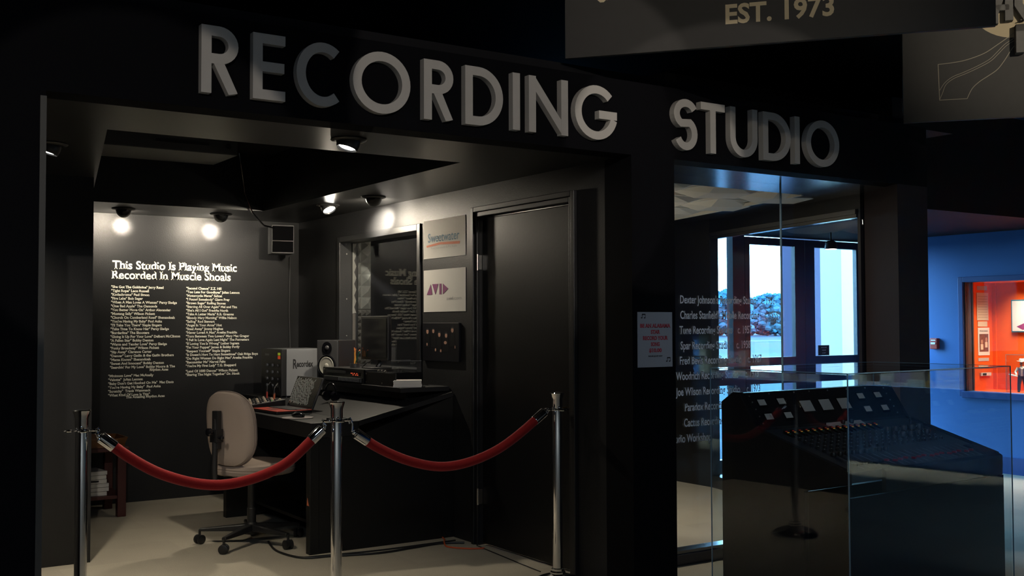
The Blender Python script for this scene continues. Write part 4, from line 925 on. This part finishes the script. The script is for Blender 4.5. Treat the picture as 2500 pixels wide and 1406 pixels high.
# ================================================================== SIDE TABLE WITH TRAY AND PAPERS
st = thing('side_table', 'low dark red wooden side table against the left wall', 'table', (1.75, 8.2, 0))
for x in (1.56, 1.965):
    for y in (8.06, 8.46): B(x - .030, x + .030, y - .03, y + .03, 0, .47).build('leg', WOODR, st, world=True, bevel=.004)
B(1.51, 2.01, 8.01, 8.51, .47, .50).build('table_top', WOODR, st, world=True, bevel=.006); B(1.53, 1.99, 8.04, 8.48, .13, .155).build('lower_shelf', WOODR, st, world=True, bevel=.003)
tr = thing('wooden_tray', 'eight-sided brown wooden tray on the side table', 'tray', (1.76, 8.24, .5005))
oc = [(.24, -.14), (.24, .14), (.16, .21), (-.16, .21), (-.24, .14), (-.24, -.14), (-.16, -.21), (.16, -.21)]
MB().prism(oc, 0, .014).build('bottom', WOODT, tr)
m_ = MB()
for i in range(8):
    a, b = oc[i], oc[(i + 1) % 8]; m_.add([(a[0], a[1], .014), (b[0], b[1], .014), (b[0] * 1.08, b[1] * 1.08, .062), (a[0] * 1.08, a[1] * 1.08, .062), (a[0] * .95, a[1] * .95, .014), (b[0] * .95, b[1] * .95, .014), (b[0] * 1.03, b[1] * 1.03, .062), (a[0] * 1.03, a[1] * 1.03, .062)], [(0, 1, 2, 3), (7, 6, 5, 4), (3, 2, 6, 7), (0, 3, 7, 4), (1, 5, 6, 2), (0, 4, 5, 1)])
m_.build('rim', WOODT, tr)
for k in range(6):
    p = thing('paper_bundle', ['lowest bundle of papers on the shelf of the side table', 'second bundle from the bottom, slightly turned', 'third bundle of papers from the bottom', 'fourth bundle of papers from the bottom', 'second bundle from the top of the paper pile', 'topmost loose sheets of the pile, tilted'][k], 'papers', (1.72 + random.uniform(-.01, .01), 8.20, .156 + k * .029), R(random.uniform(-4, 4) + (10 if k == 5 else 0)), 'paper bundles on the side table')
    B(-.15, .155, -.12, .12, 0, .027).build('sheets', PAPER, p, bevel=.002)
    if k == 3: B(-.10, .10, -.1215, -.12, .010, .022).build('dark_band', INK, p)
# ================================================================== CABLES ON THE FLOOR
def cord(name, label, pts, r, m): return tag(MB().tube(pts, r, 8).build(name, m, None, smooth=True), label, 'cable')
def smooth_path(pts, n=6):
    P_ = [Vector(p) for p in pts]; P_ = [P_[0]] + P_ + [P_[-1]]; out = []
    for i in range(1, len(P_) - 2):
        for s in range(n):
            u = s / n; p0, p1, p2, p3 = P_[i - 1:i + 3]; out.append(0.5 * ((2 * p1) + (-p0 + p2) * u + (2 * p0 - 5 * p1 + 4 * p2 - p3) * u * u + (-p0 + 3 * p1 - 3 * p2 + p3) * u ** 3))
    return out + [P_[-2]]
cord('black_cable', 'thick black cable on the carpet in front of the desk', smooth_path([(2.50, 6.55, .007), (2.44, 6.25, .007), (2.49, 5.99, .007), (2.66, 5.93, .007), (2.92, 5.85, .007), (3.16, 5.87, .007), (3.36, 5.89, .007), (3.50, 5.82, .007)]), .007, PLAS)
cord('black_cable', 'second black cable running beside the thick one', smooth_path([(2.49, 6.0, .005), (2.70, 5.965, .005), (2.95, 5.93, .005), (3.20, 5.925, .005), (3.50, 5.93, .005)]), .005, PLAS)
cord('orange_cord', 'orange cord on the carpet at the desk corner', smooth_path([(3.50, 6.14, .005), (3.46, 6.0, .005), (3.39, 5.88, .012), (3.36, 5.78, .005), (3.44, 5.66, .005), (3.525, 5.62, .005)]), .005, ORCORD)
cord('thin_cable', 'thin dark cable lying along the foot of the door', smooth_path([(3.53, 5.72, .004), (3.50, 5.45, .004), (3.47, 5.15, .004), (3.45, 4.92, .004)]), .003, PLAS)

# ================================================================== GLASS CASE AND OLD MIXING CONSOLE
CA = R(2.6)
gc = thing('display_case', 'tall clear glass case standing over the old mixing console', 'display case', (3.842, 3.13, 0), CA)
GW, GD, GH = 1.337, .815, 1.15; g = .008
B(0, GW, 0, g, .002, GH - g).build('front_pane', GLASSC, gc); B(0, GW, GD - g, GD, .002, GH - g).build('back_pane', GLASSC, gc)
B(0, g, g, GD - g, .002, GH - g).build('side_pane', GLASSC, gc); B(GW - g, GW, g, GD - g, .002, GH - g).build('side_pane', GLASSC, gc)
B(-.001, GW + .001, -.001, GD + .001, GH - g, GH).build('top_pane', GLASSC, gc)
e = MB(); t_ = .0045
for (x, y) in ((-.0015, -.0015), (GW - t_ + .0015, -.0015), (-.0015, GD - t_ + .0015), (GW - t_ + .0015, GD - t_ + .0015)): e.box(x, x + t_, y, y + t_, .002, GH)
for y in (-.0015, GD - t_ + .0015): e.box(0, GW, y, y + t_, GH - t_ + .001, GH + .001)
for x in (-.0015, GW - t_ + .0015): e.box(x, x + t_, 0, GD, GH - t_ + .001, GH + .001)
e.build('polished_edge', GEDGE, gc)
mc = thing('mixing_console', 'old black mixing console with meters and faders inside the glass case', 'mixing console', (3.842, 3.13, 0), CA)
X0c, X1c = .035, 1.27
side = [(.03, .655), (.27, .60), (.27, 0), (.775, 0), (.775, .985), (.70, 1.035), (.66, 1.035), (.545, .865), (.03, .715)]
for x in (X0c, X1c - .03): MB().prism(side, x, x + .03, 'X').build('side_panel', CONS, mc, bevel=.003)
# control surface, sloped
def srf(y): return .705 + (y - .03) * .2913
MB().prism([(.035, .66), (.545, .82), (.545, srf(.545)), (.035, srf(.035))], X0c + .031, X1c - .031, 'X').build('control_surface', CONSG, mc)
MB().prism([(.546, .82), (.75, .82), (.75, .98), (.70, 1.03), (.655, 1.03), (.546, .868)], X0c + .031, X1c - .031, 'X').build('meter_bridge', CONS, mc)
B(X0c + .031, X1c - .031, .30, .74, .05, .59).build('cabinet', CONS, mc)
B(X0c - .004, X1c + .004, .012, .030, .0, .600).build('front_panel', mat('front_navy', (.007, .008, .018), .5, spec=.2, noise=.1), mc)
MB().prism([(.012, .602), (.034, .602), (.034, .712), (.012, .70)], X0c + .25, X1c, 'X').build('armrest', CONS, mc, bevel=.004)
MB().prism([(.012, .63), (.16, .66), (.16, srf(.16) + .006), (.05, srf(.05) + .010), (.012, .70)], X1c - .12, X1c + .004, 'X').build('armrest_end', CONS, mc, bevel=.006)
# meters on the sloping face of the bridge
pA = Vector((0, .546, .868)); pB = Vector((0, .655, 1.03)); mu = (pB - pA); ml = mu.length; mu.normalize(); mn = Vector((0, -mu.z, mu.y))
def meter(x, s, w, h, big):
    o = pA + mu * s; fr_ = MB(); fr_.M = Matrix(((1, 0, 0, x), (0, mu.y, mn.y, o.y), (0, mu.z, mn.z, o.z), (0, 0, 0, 1)))
    fr_.box(-w / 2 - .006, w / 2 + .006, -h / 2 - .012, h / 2 + .006, 0, .004); ob = fr_.build('meter', GLOSSB, mc, bevel=.001)
    f2 = MB(); f2.M = fr_.M; f2.box(-w / 2, w / 2, -h / 2, h / 2, .004, .0048); f2.build('meter_face', METER, ob)
for x in (.155, .30): meter(x, .135, .052, .032, 0); meter(x, .055, .052, .032, 0)
for x in (.475, .625, .775): meter(x, .098, .085, .062, 1)
for x in (.945, 1.095): meter(x, .135, .052, .032, 0); meter(x, .055, .052, .032, 0)
sc_ = MB()
for x in (.09, 1.18):
    for s in (.02, .06, .10, .14, .175):
        o = pA + mu * s + mn * .002; sc_.ball((x, o.y, o.z), .0045, n=6, m=4)
for x in (.24, .43, .55, .70, .86, 1.02): 
    o = pA + mu * .182 + mn * .002; sc_.ball((x, o.y, o.z), .0045, n=6, m=4)
o = sc_.build('screws', STEEL, mc); o['kind'] = 'stuff'
# patch panel behind the strips
MB().prism([(.50, srf(.50) + .001), (.54, srf(.54) + .001), (.54, srf(.54) + .012), (.50, srf(.50) + .004)], .55, .83, 'X').build('small_panel', METER, mc)
for x in (.66, .73): MB().lathe([(.010, 0), (.012, .012), (.009, .020)], 12, (x, .52, srf(.52) + .008)).build('panel_knob', PLAS, mc, smooth=True)
nch = 20; cw = (1.0 - .10) / nch
led = {0: MB(), 1: MB(), 2: MB()}; smallk = MB(); dots = MB(); slots = MB(); caps = MB(); lines = MB()
for k in range(nch):
    x = X0c + .13 + k * .050
    if k < 15:
        b = MB(); tiltp = .47; b.prism([(.435, srf(.435) + .001), (.49, srf(.49) + .001), (.49, srf(.49) + .016), (.44, srf(.44) + .008)], x - .008, x + .014, 'X'); b.build('channel_switch', GLOSSB, mc)
        for j, mm in ((0, 0), (1, 1), (2, 2)): led[j].box(x - .003, x + .008, .454 + j * .011, .459 + j * .011, srf(.455 + j * .011) + .0105 + j * .002, srf(.455 + j * .011) + .0125 + j * .002)
    for j in range(5):
        y = .40 - j * .036
        smallk.lathe([(.0095, 0), (.0095, .010), (.007, .014)], 8, (x, y, srf(y))); dots.box(x - .0015, x + .0015, y - .004, y + .0, srf(y) + .014, srf(y) + .0152)
    if k < 14:
        y = .205; lg = MB().lathe([(.014, 0), (.015, .010), (.012, .020), (.004, .021)], 12, (x, y, srf(y))); 
        if k < 9: lg.build('knob', PLAS, mc, smooth=True)
    slots.box(x - .0015, x + .0015, .06, .18, srf(.12) - .017, srf(.12) + .0015)
    lines.prism([(.055, srf(.055) + .0006), (.185, srf(.185) + .0006), (.185, srf(.185) + .0014), (.055, srf(.055) + .0014)], x + .020, x + .0212, 'X')
    y = .085 + (k % 3) * .006; cp = MB().box(x - .007, x + .007, y - .010, y + .010, srf(y) + .003, srf(y) + .013); cp.build('fader_cap', REDDARK if k > 4 else PLAS, mc, bevel=.001)
for j, m__ in ((0, LEDG), (1, LEDO), (2, LEDR)):
    o = led[j].build('indicator_lights', emis('ind%d' % j, [(.05, .30, .22), (1, .5, .1), (1, .12, .1)][j], [.05, .28, .12][j]), mc); o['kind'] = 'stuff'
o = smallk.build('small_knobs', PLAS, mc, smooth=True); o['kind'] = 'stuff'; o = dots.build('knob_marks', WHITE, mc); o['kind'] = 'stuff'
o = lines.build('fader_scales', STRIPW, mc); o['kind'] = 'stuff'
for i in range(9):
    x = .86 + (i % 5) * .07 + (i // 5) * .03; y = .40 - (i // 5) * .07
    MB().lathe([(.020, 0), (.021, .014), (.016, .026), (.004, .027)], 14, (x, y, srf(y) + .001)).build('monitor_knob', PLAS, mc, smooth=True)
MB().tube([(1.12, .44, srf(.44)), (1.12, .44, srf(.44) + .05)], .006, 8).build('toggle_rod', PLAS, mc, smooth=True)

# ================================================================== HANGING SIGNS
def sign_frame(p0, p1):
    a = Vector(p0); b = Vector(p1); return math.atan2(b.y - a.y, b.x - a.x), (b - a).length
s1a, s1l = sign_frame((3.186, 4.311, 2.7), (4.449, 2.779, 2.7))
s1 = thing('hanging_sign', 'long dark hanging sign with EST. 1973 in cream', 'sign', (3.186, 4.311, 2.7), s1a)
B(0, s1l, 0, .03, 0, .80).build('board', BOARD, s1, bevel=.002)
for x in (.25, s1l - .25): MB().tube([(x, .015, .80), (x, .015, .918)], .004, 6).build('hanging_wire', STEEL, s1)
def on_sign(root, mb_or_none=None): pass
text('lettering', 'EST. 1973', (.787, -.0006, .109), (1, 0, 0), (0, 0, 1), .088, CREAM, s1, width=.512, bold=.028, serif=False, world=False, label='cream bold capitals')
m_ = MB(); m_.add([(.19 + .03 * math.cos(a * PI / 5) , -.0006, .305 + .04 * math.sin(a * PI / 5)) for a in range(10)], [tuple(range(10))]); m_.add([(.19, -.0007, .32), (.30, -.0007, .36), (.26, -.0007, .30), (.215, -.0007, .275)], [(0, 1, 2, 3)]); m_.build('printed_emblem', CREAM, s1)
s2a, s2l = sign_frame((5.647, 4.15, 2.6), (6.088, 3.635, 2.6))
s2 = thing('hanging_sign', 'grey sign behind with pale circle and curved white line drawing', 'sign', (5.647, 4.15, 2.6), s2a)
B(0, 1.5, 0, .03, 0, .98).build('board', mat('sign_board_mid_grey', (.085, .082, .080), .7, spec=.2, noise=.06), s2, bevel=.002)
m_ = MB(); m_.add([(.64 + .27 * math.cos(a * PI / 24), -.0005, .745 + .265 * math.sin(a * PI / 24)) for a in range(48)], [tuple(range(48))]); m_.build('printed_circle', CREAM, s2)
def line_on(pts, w=.004):
    mb = MB(); mb.ribbon(smooth2(pts), w, -.0008, -.0002); return mb.build('printed_line', LINE, s2)
def smooth2(pts, n=5):
    P_ = [Vector(p) for p in pts]; P_ = [P_[0]] + P_ + [P_[-1]]; out = []
    for i in range(1, len(P_) - 2):
        for s in range(n):
            u = s / n; p0, p1, p2, p3 = P_[i - 1:i + 3]; out.append(0.5 * ((2 * p1) + (-p0 + p2) * u + (2 * p0 - 5 * p1 + 4 * p2 - p3) * u * u + (-p0 + 3 * p1 - 3 * p2 + p3) * u ** 3))
    return out + [P_[-2]]
line_on([(0.204, 0.348), (0.265, 0.351), (0.344, 0.36), (0.413, 0.378), (0.476, 0.403), (0.539, 0.444), (0.599, 0.485), (.7, .56)])
mid = [(0.211, 0.188), (0.239, 0.231), (0.285, 0.266), (0.349, 0.29), (0.422, 0.321), (0.491, 0.357), (0.533, 0.396), (0.58, 0.444), (0.627, 0.474), (.72, .53)]
line_on(mid, .003); line_on([(.209, .130), (.226, .170)] + [(x + .008, z - .010) for x, z in mid[1:]], .003)
line_on([(0.365, 0.128), (0.394, 0.187), (0.436, 0.227), (0.484, 0.258), (0.536, 0.294), (0.578, 0.348), (0.626, 0.423), (.70, .50)])
mb_ = MB(); mb_.ribbon([(.204, .348), (.209, .128), (.365, .128)], .004, -.0008, -.0002); mb_.build('printed_line', LINE, s2)
def sign_letter(kind, label, pts_list):
    mb = MB()
    for pts, w in pts_list: mb.ribbon(pts, w, -.05, -.002)
    return mb.build('raised_letter', mat('raised_letter_grey', (.16, .155, .15), .7, noise=.2, nscale=30) if 'raised_letter_grey' not in MATS else MATS['raised_letter_grey'], s2)
sign_letter('A', '', [([(.515, .56), (.515, .62), (.575, .80)], .05), ([(.60, .575), (.60, .80)], .045), ([(.50, .655), (.60, .655)], .035)])
sign_letter('K', '', [([(.665, .57), (.665, .575)], .01), ([(.70, .58), (.652, .665), (.655, .80)], .045)])
mb_ = MB(); mb_.box(.632, .68, -.06, -.002, .375, .545); mb_.box(.632, .75, -.06, -.002, .50, .545); mb_.build('raised_letter', MATS['raised_letter_grey'], s2, bevel=.003)
for x in (.2, 1.2): MB().tube([(x, .015, .98), (x, .015, 1.018)], .004, 6).build('hanging_wire', STEEL, s2)

# ================================================================== IN THE ORANGE SHOWCASE
ysd = CY1 - .0015
def side_sheet(name, label, x0, x1, z0, z1, m, cat='print'):
    t = thing(name, label, cat, ((x0 + x1) / 2, CY1, z0)); B(x0, x1, CY1 - .004, CY1 - .001, z0, z1).build('sheet', m, t, world=True); return t
side_sheet('caption_strip', 'grey caption strip at the top of the orange side panel', 9.40, 9.56, 1.685, 1.725, PALEINK, 'label')
t = side_sheet('old_newspaper', 'yellowed newspaper page pinned to the orange side panel', 9.39, 9.575, 1.395, 1.66, PAPERD)
for k in range(9): B(9.405, 9.56, CY1 - .0048, CY1 - .0042, 1.42 + k * .025, 1.427 + k * .025).build('text_row', mat('faded_print', (.42, .34, .25), .8, noise=.1) if k == 0 else MATS['faded_print'], t, world=True)
side_sheet('caption_strip', 'pale caption card under the yellowed newspaper', 9.40, 9.555, 1.335, 1.385, PAPERD, 'label')
t = side_sheet('magazine_cover', 'magazine cover with photo of two musicians on orange panel', 9.40, 9.585, 1.06, 1.325, PAPER)
B(9.42, 9.565, CY1 - .0048, CY1 - .0042, 1.095, 1.265).build('printed_photo', mat('brown_photo', (.15, .06, .05), .6, noise=.7, nscale=25), t, world=True)
for x, z in ((9.46, 1.19), (9.53, 1.21)):
    m_ = MB(); m_.add([(x + .017 * math.cos(a * PI / 5), CY1 - .0055, z + .022 * math.sin(a * PI / 5)) for a in range(10)], [tuple(range(10))]); m_.build('printed_face', FLESH, t, world=True)
    B(x - .02, x + .02, CY1 - .0053, CY1 - .0049, z - .075, z - .022).build('printed_shirt', PAPERD, t, world=True)
text('lettering', 'MUSICIANS', (9.492, CY1 - .005, 1.285), (1, 0, 0), (0, 0, 1), .016, INK, t, width=.13, align='C')
side_sheet('caption_strip', 'grey caption strip below the magazine cover', 9.40, 9.57, 1.005, 1.035, PALEINK, 'label')
bookl = thing('low_label_stand', 'small dark and white card low on the orange side panel', 'label', (9.49, 6.08, .86)); B(9.42, 9.58, 6.10, 6.118, .865, .895).build('card', PAPER, bookl, world=True)
B(9.44, 9.50, 6.098, 6.10, .870, .890).build('dark_patch', INK, bookl, world=True)
fp = thing('framed_picture', 'blue framed picture of a man in white shirt and hat', 'picture', (XO, 5.60, 1.2))
B(XO - .025, XO - .001, 5.30, 5.775, 1.165, 1.475).build('frame', mat('teal_frame', (.02, .14, .22), .4, noise=.05), fp, world=True, bevel=.003)
B(XO - .027, XO - .025, 5.312, 5.763, 1.177, 1.463).build('print', mat('pale_print', (.55, .55, .58), .5, noise=.06), fp, world=True)
fp_shift = (0, .146, .115)
def flat(par, pts, m, k): MB().add([(XO - .0272 - .0003 * k, y, z) for y, z in pts], [tuple(range(len(pts)))]).build('printed_shape', m, par, world=True)
flat(fp, [(5.60, 1.40), (5.56, 1.30), (5.62, 1.22), (5.45, 1.20), (5.42, 1.34), (5.50, 1.40)], WHITE, 1)
flat(fp, [(5.58 + .028 * math.cos(a * PI / 5), 1.405 + .03 * math.sin(a * PI / 5)) for a in range(10)], FLESH, 2)
flat(fp, [(5.62, 1.425), (5.53, 1.425), (5.55, 1.455), (5.60, 1.452)], PAPERD, 3)
flat(fp, [(5.72, 1.22), (5.60, 1.27), (5.58, 1.24), (5.50, 1.20), (5.66, 1.19)], PURINK, 2); flat(fp, [(5.56, 1.36), (5.53, 1.28), (5.58, 1.29)], INK, 3)
fp.location = tuple(Vector(fp.location) + Vector(fp_shift))
# small figure of a man in a white hat inside a clear box
fg = thing('cowboy_figure', 'small figure of a man in white hat, vest and dark trousers', 'figurine', (9.45, 5.71, CZ0), R(-60))
def fig(name, m, segs, smooth=True):
    mb = MB()
    for pts, rr in segs: mb.tube(pts, rr, 12)
    return mb.build(name, m, fg, smooth=smooth)
navy = mat('figure_navy_trousers', (.02, .03, .09), .8, noise=.1)
fig('legs', navy, [([(-.028, 0, .012), (-.026, 0, .07), (-.018, 0, .13), (-.012, 0, .155)], [.013, .015, .020, .024]), ([(.028, 0, .012), (.026, 0, .07), (.018, 0, .13), (.012, 0, .155)], [.013, .015, .020, .024])])
fig('shirt', WHITE, [([(0, 0, .148), (0, 0, .18), (0, 0, .215), (0, 0, .238)], [.026, .030, .034, .016]), ([(-.032, 0, .226), (-.055, -.005, .185), (-.045, -.035, .160)], [.012, .011, .008]), ([(.032, 0, .226), (.058, -.005, .185), (.050, -.035, .160)], [.012, .011, .008])])
mb = MB()
for s in (-1, 1): mb.box(s * .020 - .010, s * .020 + .010, -.036, -.022, .155, .222)
mb.build('vest', mat('figure_vest', (.10, .11, .22), .7, noise=.1), fg, bevel=.004)
mb = MB(); mb.ball((0, 0, .262), .018, .019, .023, 14, 10); mb.ball((0, -.019, .260), .004, n=8, m=5); mb.ball((-.018, 0, .262), .004, n=6, m=4); mb.ball((.018, 0, .262), .004, n=6, m=4); mb.ball((-.046, -.040, .157), .009); mb.ball((.051, -.040, .157), .009); mb.tube([(0, 0, .235), (0, 0, .250)], .009, 8)
mb.build('head_and_hands', FLESH, fg, smooth=True)
mb = MB(); mb.lathe([(.040, .276), (.044, .280), (.026, .279), (.022, .302), (.012, .308), (.004, .306)], 20); mb.v = [(x, y, z + abs(x) * .25) for x, y, z in mb.v]; mb.build('hat', WHITE, fg, smooth=True)
mb = MB(); mb.box(-.040, -.018, -.025, .012, 0, .014); mb.box(.018, .040, -.025, .012, 0, .014); mb.build('boots', INK, fg, bevel=.003)
mb = MB(); mb.M = Matrix.Translation((-.075, -.055, .150)) @ Matrix.Rotation(R(14), 4, 'Y'); mb.lathe([(.030, 0), (.040, .004), (.038, .012), (.01, .014)], 16); mb.build('held_hat', WHITE, fg, smooth=True)
cbx = thing('clear_box', 'clear box around the small figure in the showcase', 'box', (9.47, 5.60, CZ0))
mb = MB(); w_, d_, h_ = .13, .20, .345
mb.box(-w_, -w_ + .003, -d_, d_, 0, h_).box(w_ - .003, w_, -d_, d_, 0, h_).box(-w_, w_, -d_, -d_ + .003, 0, h_).box(-w_, w_, d_ - .003, d_, 0, h_).box(-w_, w_, -d_, d_, h_, h_ + .003)
mb.build('walls', ACRY, cbx)
mb = MB()
for y in (-d_, d_): mb.box(-w_ - .001, -w_ + .002, y - .0015, y + .0015, 0, h_)
mb.box(-w_ - .001, -w_ + .002, -d_, d_, h_, h_ + .004); mb.build('edge', PALEINK, cbx)
fa = thing('fire_alarm', 'red fire alarm pull station on the blue wall', 'fire alarm', (X9, 6.43, 1.12))
B(X9 - .045, X9, 6.385, 6.465, 1.12, 1.225).build('housing', REDP, fa, world=True, bevel=.006); B(X9 - .052, X9 - .045, 6.40, 6.45, 1.165, 1.185).build('handle', WHITE, fa, world=True, bevel=.002); B(X9 - .048, X9 - .045, 6.40, 6.45, 1.20, 1.21).build('lettering_strip', WHITE, fa, world=True)

# ================================================================== LIT SHOWCASE FURTHER ALONG THE BLUE WALL (seen mirrored in the glass case)
e2 = thing('window_5', 'lit white showcase further along the blue wall', 'window', (X9, EY0, EZ0)); e2['kind'] = 'structure'
PALEG = mat('pale_green_lining', (.42, .50, .46), .8, noise=.05)
B(X9 + .1, 9.65, EY0, EY1, EZ0 - .04, EZ0).build('shelf', GREYM, e2, world=True); B(9.62, 9.66, EY0, EY1, EZ0, EZ1).build('back_panel', mat('dark_lining', (.05, .05, .06), .8, noise=.1), e2, world=True)
B(X9 + .1, 9.65, EY0 - .03, EY0, EZ0 - .04, EZ1 + .04).build('side_panel', PALEG, e2, world=True); B(X9 + .1, 9.65, EY1, EY1 + .03, EZ0 - .04, EZ1 + .04).build('side_panel', PALEG, e2, world=True); B(X9 + .1, 9.65, EY0, EY1, EZ1, EZ1 + .04).build('top_panel', PALEG, e2, world=True)
l_ = light('showcase_lamp', 'AREA', (9.235, .14, EZ1 - .02), (9.235, .14, 0.4), 150.0, (.85, 1, .92), size=.06, size_y=1.1); l_.data.spread = R(75)
def ex(name, label, cat, y, z=EZ0): return thing(name, label, cat, (9.32, y, z))
t = ex('sheet_music', 'open white booklet lying at one end of the lit shelf', 'booklet', -.27); B(-.07, .07, -.10, .10, 0, .03).build('pages', WHITE, t)
t = ex('standing_card', 'small framed card standing on the lit shelf', 'frame', -.10); B(-.02, 0, -.07, .07, 0, .22).build('frame', PALEG, t); B(-.023, -.02, -.055, .055, .05, .10).build('card', WHITE, t)
t = ex('album_sleeve', 'dark record sleeve leaning on the lit shelf', 'record', .06); B(0, .02, -.08, .08, 0, .28).build('sleeve', mat('sleeve_dark', (.03, .03, .06), .4, noise=.5, nscale=9), t); B(-.08, -.01, -.08, .08, 0, .035).build('papers', WHITE, t)
t = ex('trophy', 'slim gold trophy on the lit shelf', 'trophy', .355); MB().lathe([(.04, 0), (.04, .05), (.015, .06), (.012, .20), (.03, .22), (.035, .27), (.01, .28)], 16).build('cup', BRASS, t, smooth=True)
t = ex('plaque', 'dark square plaque behind a pale block on the lit shelf', 'plaque', .225); B(0, .02, -.07, .07, .0, .30).build('board', INK, t); B(-.06, -.01, -.075, .075, 0, .07).build('block', PALEG, t)
t = ex('printed_panel', 'tall pale printed panel leaning on the lit shelf', 'panel', .565); B(0, .02, -.15, .15, 0, .42).build('panel', WHITE, t)
for k in range(3): B(-.0015, 0, -.10, .12 - k * .03, .05 + k * .05, .07 + k * .05).build('text_row', PALEINK, t)
